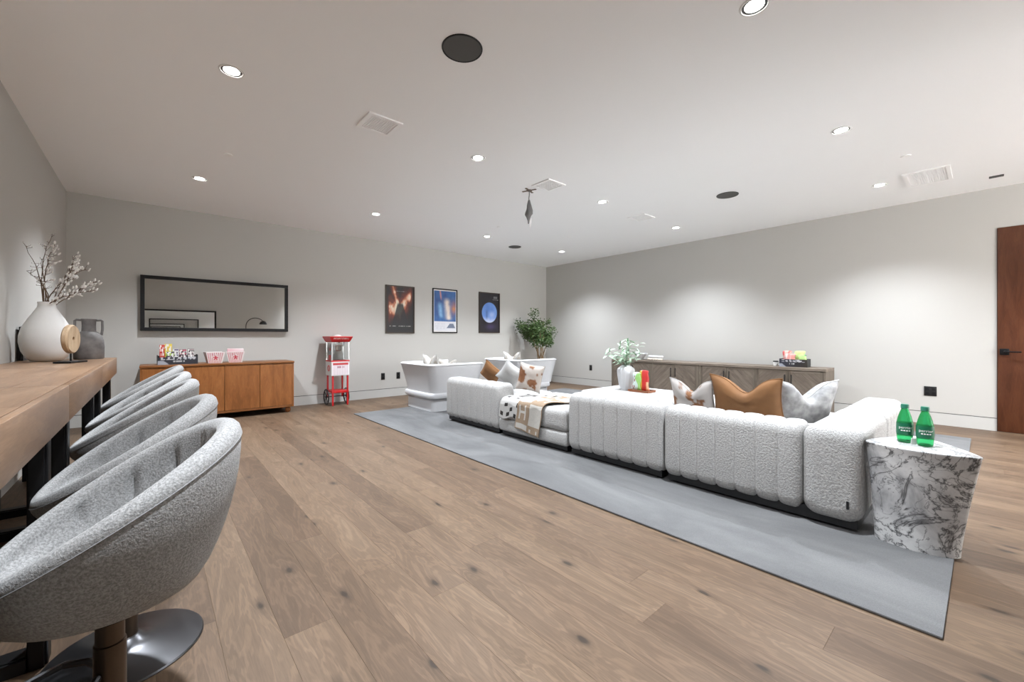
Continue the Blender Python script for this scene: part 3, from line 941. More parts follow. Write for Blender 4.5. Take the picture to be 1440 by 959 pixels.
for a in (SX0 + .07, SX1 - .07):
    for b in (SY0 + .06, SY1 - .06):
        MB().lathe([(.022, 0), (.034, .012), (.040, .035), (.036, .06), (.030, .072), (.042, .075), (.042, .085)], 20, (a, b, 0)).build('bun_foot', 'sideboard_wood', t)

# snack tray on the sideboard
def snack_tray(label, loc, rz, w_, d_, h_):
    t = thing('snack_tray', label, 'tray', loc, rz)
    MB().box(-w_ / 2, w_ / 2, -d_ / 2, d_ / 2, 0, .006).build('bottom', 'black_plastic', t, smooth=0)
    MB().box(-w_ / 2, w_ / 2, d_ / 2 - .006, d_ / 2, .006, h_ * .9).build('back_panel', 'black_plastic', t, smooth=0)
    for s in (-1, 1):
        a, b = sorted((s * w_ / 2, s * (w_ / 2 - .006)))
        MB().box(a, b, -d_ / 2, d_ / 2 - .006, .006, h_).build('side_panel', 'black_plastic', t, smooth=0)
    def cf(x, y, z):
        u, v = x / w_ + .5, z / h_
        c = (.02, .022, .032)
        if v < .42 and u < .28 - v * .35: c = (.30, .32, .36)
        if .5 < v < .95 and .06 < u < .94:
            c = mixc(c, (.55, .55, .58), .8 if hashn(int(u * 24), int(v * 5)) > .55 else 0)
        if .22 < v < .42 and .38 < u < .66: c = mixc(c, (.5, .5, .5), .7 if hashn(int(u * 40), 3) > .5 else 0)
        return c
    MB().grid(lambda u, v: (-w_ / 2 + w_ * u, -d_ / 2 - .0005, h_ * .78 * v), 60, 18).build('front_print', 'printed', t, smooth=0, colfn=cf)
    MB().box(-w_ / 2 + .006, w_ / 2 - .006, -d_ / 2, -d_ / 2 + .005, .006, h_ * .78).build('front_panel', 'black_plastic', t, smooth=0)
TY = 7.17
snack_tray('dark printed tray of candy boxes on the wood sideboard', (0.255, TY, SZ1 + .0005), 3, .42, .17, .125)
def candy(label, x, y, z, w_, d_, h_, c1, c2, rz=0, stripes=3, tilt=0):
    t = thing('candy_box', label, 'candy box', (x, y, z), rz, 'candy boxes in the dark tray')
    m = MB().rbox(-w_ / 2, w_ / 2, -d_ / 2, d_ / 2, 0, h_, .002, 1)
    m.build('carton', 'printed', t, smooth=0, colfn=lambda a, b, c: c1)
    def cf(a, b, c):
        v = c / h_
        u = a / w_ + .5
        q = c1
        if (v * stripes) % 1 > .55: q = c2
        if hashn(int(u * 7 + stripes), int(v * 9)) > .7: q = (.75, .73, .70)
        return q
    MB().grid(lambda u, v: (-w_ * .48 + w_ * .96 * u, -d_ / 2 - .0006, .004 + (h_ - .008) * v), 14, 22).build('front_print', 'printed', t, smooth=0, colfn=cf)
zt_ = SZ1 + .0075
candy('tall red candy box at the left of the dark tray', .095, TY - .04, zt_, .05, .03, .255, (.48, .02, .015), (.6, .08, .05), -8, 4)
candy('yellow candy box standing behind the others in the tray', .155, TY + .045, zt_, .085, .025, .265, (.62, .42, .04), (.72, .55, .10), 0, 3)
candy('green and purple candy box beside the tall red one', .175, TY - .035, zt_, .085, .03, .165, (.30, .42, .10), (.05, .02, .06), 4, 3)
candy('white and violet candy box in the middle of the tray', .235, TY + .02, zt_, .06, .025, .195, (.55, .52, .60), (.06, .03, .10), 0, 5)
candy('black and pink candy box right of the tray middle', .31, TY - .02, zt_, .075, .03, .19, (.05, .02, .03), (.50, .12, .16), -3, 4)
candy('dark brown and white candy box at the right of the tray', .395, TY + .005, zt_, .07, .03, .195, (.05, .03, .03), (.45, .35, .35), 3, 5)
def bucket(label, x, y, z, rz, fill, lean=0):
    t = thing('popcorn_bucket', label, 'popcorn bucket', (x, y, z), rz, 'striped popcorn buckets')
    a, b, h_ = .078, .112, .155
    def side(i):
        q = [(-1, -1), (1, -1), (1, 1), (-1, 1)]
        p, r_ = q[i], q[(i + 1) % 4]
        def fn(u, v):
            s = a + (b - a) * v
            return ((p[0] + (r_[0] - p[0]) * u) * s, (p[1] + (r_[1] - p[1]) * u) * s, h_ * v)
        return fn
    for i in range(4):
        def cf(px, py, pz, i=i):
            v = pz / h_; s = a + (b - a) * v
            u = (px if i % 2 == 0 else py) / s / 2 + .5
            c = (.74, .66, .66)
            if (u * 9) % 1 > .52: c = (.55, .14, .18)
            if i == 0:
                ru, rv = (u - .5) * 1.0, (v - .48) * .8
                th = math.atan2(rv, ru); rr = math.hypot(ru, rv)
                star = .13 + .06 * math.cos(5 * th - 1.57)
                if rr < star + .05: c = (.76, .70, .69)
                if rr < star: c = (.55, .05, .08)
            if u < .05 or u > .95 or v > .95: c = (.78, .72, .71)
            return c
        m = MB().grid(side(i), 54, 24)
        m.build('bucket_side', 'printed', t, smooth=0, colfn=cf)
    MB().box(-a, a, -a, a, 0.0, .004).build('bucket_bottom', 'white_paint', t, smooth=0)
    m = MB()
    if fill == 'boxes':
        def cf2(px, py, pz): return (.72, .60, .60) if (px * 60) % 1 > .4 else (.66, .40, .42)
        m.rbox(-.10, .10, -.02, .085, .12, .195, .004, 1).build('nested_bucket', 'printed', t, smooth=0, colfn=cf2)
bucket('striped star popcorn bucket nearer the candy tray', .655, 7.13, SZ1 + .0005, 4, '')
bucket('striped star popcorn bucket with more folded inside, on the right', .905, 7.14, SZ1 + .0005, -6, 'boxes')

# ------------------------------------------------------------------ popcorn cart
t = thing('popcorn_cart', 'red and white popcorn cart with a glass kettle cabinet and spoked wheels', 'popcorn cart', (2.36, 7.20, 0), 0)
a, b = .135, .15
for sx in (-1, 1):
    for sy in (-1, 1):
        l = MB().box(sx * (a - .015) - .012, sx * (a - .015) + .012, sy * (b - .02) - .012, sy * (b - .02) + .012, .02 if sy < 0 else .11, .50).build('leg', 'red_paint', t, smooth=0)
        if sy < 0: MB().lathe([(.012, 0), (.015, .006), (.012, .02)], 12, (sx * (a - .015), sy * (b - .02), 0)).build('foot', 'red_paint', l)
MB().box(-a, a, -b, b, .215, .245).build('lower_shelf', 'red_paint', t, smooth=0)
for sx in (-1, 1):
    w = MB().tube([(sx * .165, .06 + .125 * math.cos(q), .135 + .125 * math.sin(q)) for q in [2 * math.pi * i / 32 for i in range(32)]], .010, 8, closed=True).build('wheel', 'black_plastic', t)
    for i in range(8):
        q = 2 * math.pi * i / 8
        MB().tube([(sx * .165, .06, .135), (sx * .165, .06 + .12 * math.cos(q), .135 + .12 * math.sin(q))], .004, 6).build('spoke', 'black_plastic', w)
    MB().tube([(sx * .15, .06, .135), (sx * .18, .06, .135)], .016, 10).build('hub', 'black_plastic', w)
MB().tube([(-.15, .06, .135), (.15, .06, .135)], .007, 8).build('axle', 'black_metal', t)
MB().box(-a - .012, a + .012, -b, b, .50, .73).build('cabinet', 'white_paint', t, smooth=0)
def cf(x, y, z):
    u, v = x / (2 * a) + .5, (z - .51) / .2
    if v > .82: return (.45, .03, .035) if .04 < u < .96 else (.8, .79, .78)
    c = (.78, .74, .76)
    if .06 < u < .96 and (u * 13) % 1 > .6: c = (.50, .36, .40)
    if .55 < v < .75 and .3 < u < .75 and hashn(int(u * 22), 1) > .5: c = (.40, .22, .26)
    return c
MB().grid(lambda u, v: (-a + 2 * a * u, -b - .001, .51 + .20 * v), 66, 20).build('front_print', 'printed', t, smooth=0, colfn=cf)
MB().tube([(-a - .013, -.02 + .045 * math.cos(q), .62 + .045 * math.sin(q)) for q in [2 * math.pi * i / 24 for i in range(24)]], .008, 6, closed=True).build('side_emblem', 'red_paint', t)
MB().box(-a - .012, a + .012, -b, b, .73, .752).build('cabinet_ledge', 'red_paint', t, smooth=0)
for sx in (-1, 1):
    for sy in (-1, 1):
        MB().box(sx * a - .007, sx * a + .007, sy * (b - .012) - .007, sy * (b - .012) + .007, .752, 1.06).build('post', 'white_paint' if (sx < 0 and sy < 0) else 'steel', t, smooth=0)
MB().box(-a + .007, a - .007, -b + .009, -b + .013, .754, 1.058).build('front_pane', 'clear_acrylic', t, smooth=0)
MB().box(a - .002, a + .002, -b + .02, b - .02, .754, 1.058).build('side_pane', 'clear_acrylic', t, smooth=0)
MB().box(-a - .002, -a + .002, -b + .02, b - .02, .754, 1.058).build('side_pane', 'clear_acrylic', t, smooth=0)
MB().box(-a, a, b - .008, b - .002, .754, 1.058).build('rear_panel', 'clear_acrylic', t, smooth=0)
MB().box(-a - .004, -a, -.09, .02, .76, .84).build('side_decal', 'red_paint', t, smooth=0)
MB().box(-a - .004, -a, -.08, -.03, .91, .955).build('side_decal', 'red_paint', t, smooth=0)
kt = MB().lathe([(0, .90), (.045, .905), (.062, .93), (.066, .99), (.070, .995), (.066, 1.0), (0, 1.004)], 28, (0, -.02, 0)).build('kettle', 'steel', t)
MB().tube([(.05, -.02, .99), (.09, -.02, .99), (.095, -.02, 1.06)], .007, 8).build('kettle_arm', 'black_metal', kt)
MB().lathe([(.02, 1.045), (.014, 1.06)], 12, (0, -.08, 0)).build('lamp', 'black_metal', t)
poly0 = [(-a - .005, -b), (a + .005, -b), (a + .005, b), (-a - .005, b)]
rings = [[(x * s, y * s, z) for x, y in poly0] for s, z in ((1.0, 1.055), (1.12, 1.075), (1.32, 1.14), (1.32, 1.15), (.9, 1.152))]
cn = MB().loft(rings).build('canopy', 'red_paint', t, smooth=0)
MB().lathe([(.06, 1.152), (.055, 1.165), (.03, 1.176), (0, 1.18)], 20).build('canopy_cap', 'white_paint', t)
m = text_mb('POPCORN', .052)
m.xf(rot('X', 90 + 35.5)).xf(Matrix.Translation((0, -b * 1.232 - .001, 1.110)))
m.build('lettering', 'print_white', cn, smooth=0)

# ------------------------------------------------------------------ sofa
def chan_block(ax, p0, p1, c0, c1, z0, z1, n, r=0.075, g=0.011, re=0.05, sub=10):
    """channel-tufted cushion running along ax from p0 to p1; c0..c1 is the other axis"""
    L = p1 - p0
    ss = set()
    for i in range(n):
        for q in range(sub):
            ss.add(i / n + q / sub / n)
    for q in range(7):
        ss.add(re * (1 - math.cos(q / 6 * math.pi / 2)) / L); ss.add(1 - re * (1 - math.cos(q / 6 * math.pi / 2)) / L)
    for i in range(1, n):
        for d_ in (.004, .009, .016): ss.add(i / n + d_ / L); ss.add(i / n - d_ / L)
    ss.add(1.0)
    ss = sorted(ss)
    rings = []
    for s in ss:
        te = min(s, 1 - s) * L
        ins = re * (1 - math.sqrt(max(0, 1 - (1 - min(1, te / re)) ** 2)))
        ts = min(abs(s - i / n) for i in range(0, n + 1)) * L
        if n > 1 and re / L < s < 1 - re / L:
            half = L / n / 2
            ins += g * math.exp(-ts / .010) + .0025 * (1 - min(1, ts / half)) ** 2
        ring = []
        A0, A1, B0, B1 = c0 + ins, c1 - ins, z0 + ins, z1 - ins
        rr = min(r, (A1 - A0) * .48, (B1 - B0) * .48)
        for (cx, cz, a0) in ((A1 - rr, B1 - rr, 0), (A0 + rr, B1 - rr, 90), (A0 + rr, B0 + rr, 180), (A1 - rr, B0 + rr, 270)):
            for q in range(7):
                an = R(a0 + 15 * q)
                ring.append((cx + rr * math.cos(an), cz + rr * math.sin(an)))
        p = p0 + s * L
        rings.append([(c, p, z) if ax == 'y' else (p, c, z) for c, z in (ring if ax == 'x' else reversed(ring))])
    return MB().loft(rings)
SXF, SXB, SZ, SEAT = 3.0, 3.95, 0.605, 0.43
def plinth(t, x0, x1, y0, y1):
    i = .045
    MB().box(x0 + i, x1 - i, y0 + i * .5, y1 - i * .5, .030, .10).build('plinth', 'black_plastic', t, smooth=0)
    for a in (x0 + .10, x1 - .10):
        for b in (y0 + .06 + .02, y1 - .06 - .02):
            MB().lathe([(.018, .013), (.022, .05)], 12, (a, b, 0)).build('leg', 'black_plastic', t)
def seat(t, x0, x1, y0, y1, top=SEAT):
    MB().rbox(x0, x1, y0, y1, .075, .215, .03, 3).build('seat_base', 'boucle', t, smooth=60)
    MB().rbox(x0 - .004, x1 + .012, y0, y1, .212, top, .055, 4, cuts=3, puff=.018).build('seat_cushion', 'boucle', t, smooth=180)
BT = 0.27
t = thing('sofa_corner_module', 'white boucle corner sofa unit beside the marble table', 'sofa', group='white boucle sectional sofa units')
chan_block('y', .745, 1.655, SXF, SXF + BT, .065, SZ, 7).build('backrest', 'boucle', t, smooth=180)
ar = chan_block('x', SXF - .005, 3.94, .455, .745, .065, SZ + .005, 1, re=.07).build('armrest', 'boucle', t, smooth=180)
MB().box(SXF - .0085, SXF - .004, .512, .524, .155, .20).build('fabric_tag', 'black_plastic', ar, smooth=0)
seat(t, SXF + BT, 3.926, .745, 1.655)
plinth(t, SXF, 3.94, .46, 1.655)
t = thing('sofa_arm_module', 'white boucle sofa unit at the far end of the right arm', 'sofa', group='white boucle sectional sofa units')
chan_block('x', 3.95, 4.85, .455, .745, .065, SZ, 6).build('armrest', 'boucle', t, smooth=180)
seat(t, 3.95, 4.85, .745, 1.655)
plinth(t, 3.95, 4.85, .46, 1.655)
t = thing('sofa_back_module', 'white boucle sofa unit with channelled back in the middle of the row', 'sofa', group='white boucle sectional sofa units')
chan_block('y', 1.665, 2.64, SXF, SXF + BT, .065, SZ, 7).build('backrest', 'boucle', t, smooth=180)
seat(t, SXF + BT, SXB, 1.665, 2.64)
plinth(t, SXF, SXB, 1.665, 2.64)
t = thing('sofa_backless_module', 'backless white boucle sofa seat under the draped throws', 'sofa', group='white boucle sectional sofa units')
seat(t, SXF, SXB, 2.652, 3.682)
plinth(t, SXF, SXB, 2.652, 3.682)
t = thing('sofa_end_module', 'white boucle sofa unit with channelled back at the far left end', 'sofa', group='white boucle sectional sofa units')
chan_block('y', 3.695, 4.82, SXF, SXF + BT, .065, SZ - .01, 8).build('backrest', 'boucle', t, smooth=180)
seat(t, SXF + BT, SXB, 3.695, 4.82)
plinth(t, SXF, SXB, 3.695, 4.82)
t = thing('upholstered_ottoman', 'long white boucle ottoman carrying the leafy vase', 'ottoman')
MB().rbox(4.55, 5.47, 1.86, 3.74, .075, .25, .03, 3).build('ottoman_base', 'boucle', t, smooth=60)
MB().rbox(4.53, 5.49, 1.84, 3.76, .24, .40, .055, 4).build('ottoman_cushion', 'boucle', t, smooth=180)
MB().box(4.62, 5.40, 1.93, 3.67, .013, .078).build('plinth', 'black_plastic', t, smooth=0)

# ------------------------------------------------------------------ pillows
def pillow(label, loc, w_, h_, th, mats, eul, colfn=None, dent=0.0, group='throw pillows on the sofa', piping=None, n=26, roll=0):
    t = thing('throw_pillow', label, 'pillow', loc, 0, group)
    t.rotation_euler = tuple(R(a) for a in eul)
    m = MB()
    lift = abs(h_ / 2 * math.cos(R(roll))) + abs(w_ / 2 * math.sin(R(roll)))
    def P(s):
        def fn(u, v):
            a, b = u * 2 - 1, v * 2 - 1
            x = a * w_ / 2 * (1 - .09 * (1 - b * b)); z = b * h_ / 2 * (1 - .09 * (1 - a * a))
            z -= dent * math.exp(-(a / .42) ** 2) * ((b + 1) / 2) ** 2
            q = max(0, (1 - a ** 4) * (1 - b ** 4)) ** .5
            wr = .012 * (fbm(a * 2.2 + w_ * 9 + loc[1], b * 2.2 + 4) - .5) * q
            y = s * th / 2 * q * (1 - .45 * dent / .1 * .3 * math.exp(-(a / .3) ** 2) * (b + 1) / 2) + wr
            c_, s_ = math.cos(R(roll)), math.sin(R(roll))
            return (x * c_ + z * s_, y, z * c_ - x * s_ + lift)
        return fn
    m.grid(P(1), n, n)
    k_ = MB().grid(P(-1), n, n)
    m.add(k_.v, [tuple(reversed(f)) for f in k_.f])
    m.build('cushion_cover', mats, t, smooth=180, colfn=colfn)
    pts = [P(1)(u, 0) for u in [i / 20 for i in range(20)]] + [P(1)(1, i / 20) for i in range(20)] + [P(1)(1 - i / 20, 1) for i in range(20)] + [P(1)(0, 1 - i / 20) for i in range(20)]
    MB().tube(pts, .0045, 6, closed=True).build('seam_piping', piping or (mats if not colfn else 'hide_white'), t)
    return t
def cow_brown(x, y, z):
    n_ = fbm(x * 9 + 3 * (y > 0), z * 9)
    m_ = fbm(x * 40, z * 40)
    return mixc((.46, .42, .39), mixc((.16, .07, .035), (.28, .14, .08), m_), smoothstep(.50, .55, n_))
def cow_brown2(x, y, z):
    n_ = fbm(x * 13 + 8, z * 13 + 2)
    return mixc((.46, .43, .41), (.22, .11, .06), smoothstep(.55, .60, n_))
ST = SEAT + .014
pillow('tan pillow with a pointed top behind the far left sofa back', (3.50, 4.38, ST + .03), .28, .28, .11, 'tan_velvet', (22, 0, -80), roll=42)
pillow('plain pale grey-white pillow between the tan and the cowhide pillow', (3.46, 3.95, ST + .03), .30, .30, .12, 'pillow_white', (24, 0, -62), roll=40)
pillow('brown and white cowhide pillow standing on the backless seat', (3.30, 3.47, ST + .045), .29, .32, .12, 'hide_print', (8, 0, -40), colfn=cow_brown, roll=11)
pillow('small brown-spotted white pillow left of the big tan pillow', (3.50, 1.63, ST + .02), .38, .33, .12, 'hide_print', (14, 0, -93), colfn=cow_brown2, dent=.10)
pillow('big tan velvet pillow with a dented top in the sofa corner', (3.50, 1.21, ST + .02), .52, .39, .16, 'tan_velvet', (14, 0, -92), dent=.12)
pillow('big grey patterned pillow with a dented top against the right arm', (3.76, .955, ST + .02), .52, .365, .15, 'pillow_grey', (17, 0, -30), dent=.13, piping='pillow_white')

# ------------------------------------------------------------------ throws on the backless seat
def drape_pt(s, y, lift=0.0, edge=SXF):
    """profile over the seat edge: s=0 is 0.75 m in from the edge, growing towards the front and down"""
    zt = SEAT + .012 + .012 + lift
    top = .70; rr = .06
    if s < top: return (edge + rr + (top - s), y, zt + .004 * math.sin(s * 20 + y * 9))
    q = s - top
    arc = rr * math.pi / 2
    if q < arc:
        a = q / rr
        return (edge + rr - (rr + .012 + lift) * math.sin(a), y, zt - rr + rr * math.cos(a))
    return (edge - .014 - lift - .004 * math.sin(y * 30 + 1), y, zt - rr - (q - arc))
m = MB()
def hide_fn(u, v):
    y = 3.66 - .36 * v - .05 * math.sin(u * 3)
    wob = .02 * math.sin(v * 7)
    return drape_pt(.15 + (.80 + wob) * u, y)
SPOTS = [(.12, .30), (.2, .75), (.33, .2), (.40, .62), (.52, .35), (.55, .85), (.66, .15), (.70, .60), (.80, .30), (.82, .84), (.88, .55), (.93, .12), (.97, .75), (.94, .40)]
def hide_m(u, v):
    for (a, b) in SPOTS:
        if abs(u - a) * .85 + 0.0 < .022 and abs(v - b) < .065: return 1
    return 0
m.grid(hide_fn, 90, 36, hide_m)
t = m.build('hide_throw', ['hide_white', 'hide_black'], smooth=180)
so = t.modifiers.new('thickness', 'SOLIDIFY'); so.thickness = .006; so.offset = 1
tag(t, 'white throw with small black patches hanging over the seat edge', 'throw')
m = MB()
def blk_fn(u, v):
    s = .02 + 1.06 * u
    k_ = smoothstep(.0, .78, u)
    yc = 2.86 + .28 * k_ + .04 * smoothstep(.78, 1, u)
    wd = .40 - .03 * u
    x, y, z = drape_pt(s * .985 + .05 * (v - .5) * smoothstep(.6, 1, u), yc + wd * (.5 - v), lift=.008 + .004 * math.sin(v * 9 + u * 5))
    return (x, y, z)
def blk_m(u, v):
    bu, bv = (u - .04) * 4.55, v * 2
    iu, iv = math.floor(bu), int(bv)
    fu, fv = bu - iu, bv - iv
    beige = (iu + iv) % 2 == 1
    if u < .012 or u > .985 or v < .02 or v > .98: return 1
    if fu < .05 or fv < .05: return 1
    hh = (.18 < fv < .30 or .68 < fv < .80) and .15 < fu < .85 or (.30 <= fv <= .68 and .44 < fu < .56)
    if beige: return 0 if hh else 1
    return 0
m.grid(blk_fn, 150, 70, blk_m)
t = m.build('letter_blanket', ['cream_wool', 'beige_wool'], smooth=180)
so = t.modifiers.new('thickness', 'SOLIDIFY'); so.thickness = .008; so.offset = 1
tag(t, 'beige and cream blanket with large H letters over the seat edge', 'blanket')

# ------------------------------------------------------------------ armchairs
def armchair(label, ox, oy):
    t = thing('swivel_armchair', label, 'armchair', (ox, oy, 0), 0, 'white armchairs on the far end of the rug')
    def rr(x0, x1, y0, y1, r, z, n=7):
        pts = []
        for (cx, cy, a0) in ((x1 - r, y1 - r, 0), (x0 + r, y1 - r, 90), (x0 + r, y0 + r, 180), (x1 - r, y0 + r, 270)):
            for q in range(n):
                a = R(a0 + 90 * q / (n - 1))
                pts.append((cx + r * math.cos(a), cy + r * math.sin(a), z))
        return pts
    # plan of the base: 0..0.82 x 0..0.90 ; open side +x
    MB().loft([rr(.03, .79, .03, .87, .07, z) for z in (.013, .10, .195)]).build('base_plinth', 'chair_white', t, smooth=50)
    rings = []
    for q in range(9):
        a = math.pi * q / 8
        e = .016 * math.sin(a)
        rings.append(rr(.0 - e, .82 + e, .0 - e, .90 + e, .10, .205 + .085 * (1 - math.cos(a)) / 2))
    MB().loft(rings).build('base_band', 'chair_white', t, smooth=60)
    def upath(o, r, fx):
        x0, y0, y1, x1 = -o, -o, .90 + o, fx
        pts = [(x1, y0)]
        for q in range(1, 6): pts.append((x1 + (x0 + r - x1) * q / 6, y0))
        for q in range(9):
            a = R(270 - 90 * q / 8); pts.append((x0 + r + r * math.cos(a), y0 + r + r * math.sin(a)))
        for q in range(1, 6): pts.append((x0, y0 + r + (y1 - y0 - 2 * r) * q / 6))
        for q in range(9):
            a = R(180 - 90 * q / 8); pts.append((x0 + r + r * math.cos(a), y1 - r + r * math.sin(a)))
        for q in range(1, 6): pts.append((x0 + r + (x1 - x0 - r) * q / 6, y1))
        pts.append((x1, y1))
        return pts
    prof = []
    zt = .735
    for q in range(9):
        f = q / 8
        prof.append((-.012 + .082 * f ** 1.2, .285 + (zt - .02 - .285) * f, .13 - .02 * f))
    tk = .075
    for q in range(1, 6):
        a = math.pi * q / 6
        prof.append((.07 - tk / 2 + tk / 2 * math.cos(a), zt - .02 + .02 * math.sin(a), .10))
    for q in range(7):
        f = q / 6
        prof.append((.07 - tk - .06 * f, zt - .02 - (.36) * f, .08))
    rings = [[(x, y, z) for x, y in upath(o, r, .84 + o * .8)] for o, z, r in prof]
    m = MB().loft(rings, cap=False, closed=False)
    n = len(rings[0])
    for e in (0, n - 1):
        m.f.append(tuple(i * n + e for i in (range(len(rings)) if e else reversed(range(len(rings)))))); m.mi.append(0)
    m.build('shell', 'chair_white', t, smooth=60)
    MB().tube([(x, y, zt - .022) for x, y in upath(.071, .11, .895)], .007, 6).build('top_piping', 'chair_white', t)
    MB().rbox(.085, .84, .085, .815, .292, .44, .05, 4, cuts=2, puff=.015).build('seat_cushion', 'chair_white', t, smooth=180)
    return t
armchair('white flared armchair nearer the popcorn cart', 3.13, 5.40)
armchair('white flared armchair in front of the corner tree', 4.90, 5.44)
def leaf_pat(x, y, z):
    n_ = fbm(x * 22 + 3, z * 22)
    return mixc((.50, .48, .45), (.30, .25, .18), .6 * smoothstep(.55, .62, n_))
pillow('cream patterned pillow with tall pointed corners on the nearer armchair', (3.43, 5.86, .47), .44, .40, .12, 'hide_print', (12, 0, -90), colfn=leaf_pat, dent=.10, group='pillows on the armchairs')
pillow('second patterned pillow lower in the nearer armchair', (3.62, 5.68, .47), .34, .33, .11, 'hide_print', (14, 0, -62), colfn=leaf_pat, dent=.06, group='pillows on the armchairs')
pillow('cream pillow with two pointed corners on the farther armchair', (5.20, 5.90, .47), .44, .40, .12, 'hide_print', (12, 0, -84), colfn=leaf_pat, dent=.11, group='pillows on the armchairs')

# ------------------------------------------------------------------ marble side table with bottles
def crom(P, n=6):
    out = []
    N = len(P)
    for i in range(N):
        p0, p1, p2, p3 = [Vector(P[(i + k) % N]) for k in (-1, 0, 1, 2)]
        for q in range(n):
            f = q / n
            out.append(0.5 * ((2 * p1) + (-p0 + p2) * f + (2 * p0 - 5 * p1 + 4 * p2 - p3) * f * f + (-p0 + 3 * p1 - 3 * p2 + p3) * f ** 3))
    return out
top_o = crom([(2.985, .25), (3.02, .40), (3.085, .448), (3.23, .40), (3.43, .275), (3.27, .12), (3.07, .012), (3.025, .055), (2.995, .14)])
bot_o = crom([(3.02, .26), (3.045, .375), (3.10, .415), (3.20, .37), (3.34, .275), (3.22, .15), (3.13, .085), (3.075, .10), (3.035, .17)])
rings = []
for q in range(13):
    f = q / 12
    g = f ** 1.25
    rings.append([(*(b.lerp(a, g)), .0135 + (.55 - .0135 - .012) * f) for a, b in zip(top_o, bot_o)])
cen = sum(top_o, Vector((0, 0))) / len(top_o)
rings += [[(*(cen + (a - cen) * s), z) for a in top_o] for s, z in ((1.012, .545), (1.008, .549), (.985, .55))]
t = thing('marble_side_table', 'grey-veined white marble side table with a pointed rounded top', 'side table')
MB().loft(rings).build('marble_block', 'marble', t, smooth=50)
tag(MB().rbox(-.075, .085, -.07, .07, 0, .012, .004, 2).build('marble_tray', 'white_ceramic', loc=(3.265, .265, .5505)), 'small flat white tray behind the green bottles', 'tray')
def bottle(label, x, y, z, rz, word):
    t = thing('water_bottle', label, 'bottle', (x, y, z), rz, 'green water bottles on the marble table')
    prof = [(0, .002), (.022, 0), (.031, .004), (.033, .02), (.0355, .05), (.036, .085), (.035, .112), (.0335, .118), (.029, .14), (.022, .165), (.0155, .183), (.0135, .19), (.0135, .198)]
    MB().lathe(prof, 36, cap=False).build('glass_body', 'green_glass', t, smooth=60)
    MB().lathe([(.0342, .042), (.0362, .052), (.0368, .085), (.0358, .110)], 36, cap=False).build('paper_label', 'label_green', t)
    MB().lathe([(0.0175, .190), (.0178, .206), (.0165, .213), (0, .2135)], 28).build('screw_cap', 'cap_green', t)
    m = text_mb(word, .021, extrude=0)
    def wrap(m, rad, z, th):
        m.v = [(rad * math.cos(th + p[0] / rad), rad * math.sin(th + p[0] / rad), z + p[1]) for p in m.v]
        return m
    wrap(m, .0374, .086, R(190 - rz)).build('lettering', 'print_white', t, smooth=0)
    m = MB()
    for i in range(4):
        m.add([(-.02 + i * .011, -.003, 0), (-.012 + i * .011, -.003, 0), (-.012 + i * .011, .003, 0), (-.02 + i * .011, .003, 0)], [(0, 1, 2, 3)])
    wrap(m, .0374, .070, R(190 - rz)).build('label_marks', 'print_white', t, smooth=0)
    return t
bottle('green water bottle on the left, next to the sofa arm', 3.185, .298, .5505, 10, 'perrier')
bottle('green water bottle on the right, with bold white lettering', 3.15, .215, .5505, -8, 'perrier')
t = MB().box(-.014, .014, -.0012, .0012, 0, .034).build('paper_note', 'print_white', loc=(3.155, .26, .5505), smooth=0)
t.rotation_euler = (R(8), 0, R(-50))
tag(t, 'tiny white card standing between the green bottles', 'card')

# ------------------------------------------------------------------ ottoman: vase, leaves, tray, snack bags
t = thing('white_vase', 'white shouldered ceramic vase on the ottoman', 'vase', (5.03, 3.33, .4005))
MB().lathe([(.075, 0), (.082, .004), (.10, .08), (.118, .20), (.122, .265), (.115, .295), (.075, .33), (.06, .34), (.055, .345), (.05, .335), (.05, .30), (0, .29)], 12, cap=False).build('body', 'white_ceramic', t, smooth=25)
lf = MB()
def leaf(L, W):
    m = MB()
    def fn(u, v):
        w_ = W * math.sin(math.pi * min(1, u * .96 + .04)) ** .8
        return (L * u, (v - .5) * 2 * w_, .10 * L * math.sin(u * 2.6) - .06 * L * u * u + .25 * w_ * abs(v - .5))
    return m.grid(fn, 8, 4)
leaf_me = leaf(.13, .011).mesh('leaf', 'leaf_pale', 180)
lr = random.Random(5)
t = thing('eucalyptus_stems', 'pale green leafy stems standing in the white vase', 'plant', (5.03, 3.33, .72))
for i in range(9):
    an = i * 2.4; sp = .06 + .17 * lr.random(); hh = .13 + .18 * lr.random()
    if i == 0: sp, hh = .02, .30
    pts = [Vector((.012 * math.cos(an), .012 * math.sin(an), 0)), Vector((sp * .4 * math.cos(an), sp * .4 * math.sin(an), hh * .5)), Vector((sp * math.cos(an), sp * math.sin(an), hh))]
    st = MB().tube(pts, [.004, .003, .002], 6).build('stem', 'leaf_pale', t)
    for q in range(14):
        f = .2 + .8 * q / 10
        p = pts[0].lerp(pts[1], f * 2) if f < .5 else pts[1].lerp(pts[2], f * 2 - 1)
        o = link('leaf', leaf_me, st, p)
        o.rotation_euler = (R(lr.uniform(-35, 35)), R(lr.uniform(-55, 25)), q * 2.4 + lr.uniform(-.4, .4))
        s = lr.uniform(.7, 1.15); o.scale = (s, s * 1.2, s)
t = thing('wooden_tray', 'reddish-brown wooden tray holding snack bags on the ottoman', 'tray', (4.98, 3.05, .4005), 0)
MB().rbox(-.10, .10, -.15, .15, 0, .012, .003, 1).build('tray_base', 'tray_wood', t)
for q in ((-.10, .10, -.15, -.14), (-.10, .10, .14, .15), (-.10, -.09, -.14, .14), (.09, .10, -.14, .14)):
    MB().box(q[0], q[1], q[2], q[3], .012, .030).build('tray_edge', 'tray_wood', t, smooth=0)
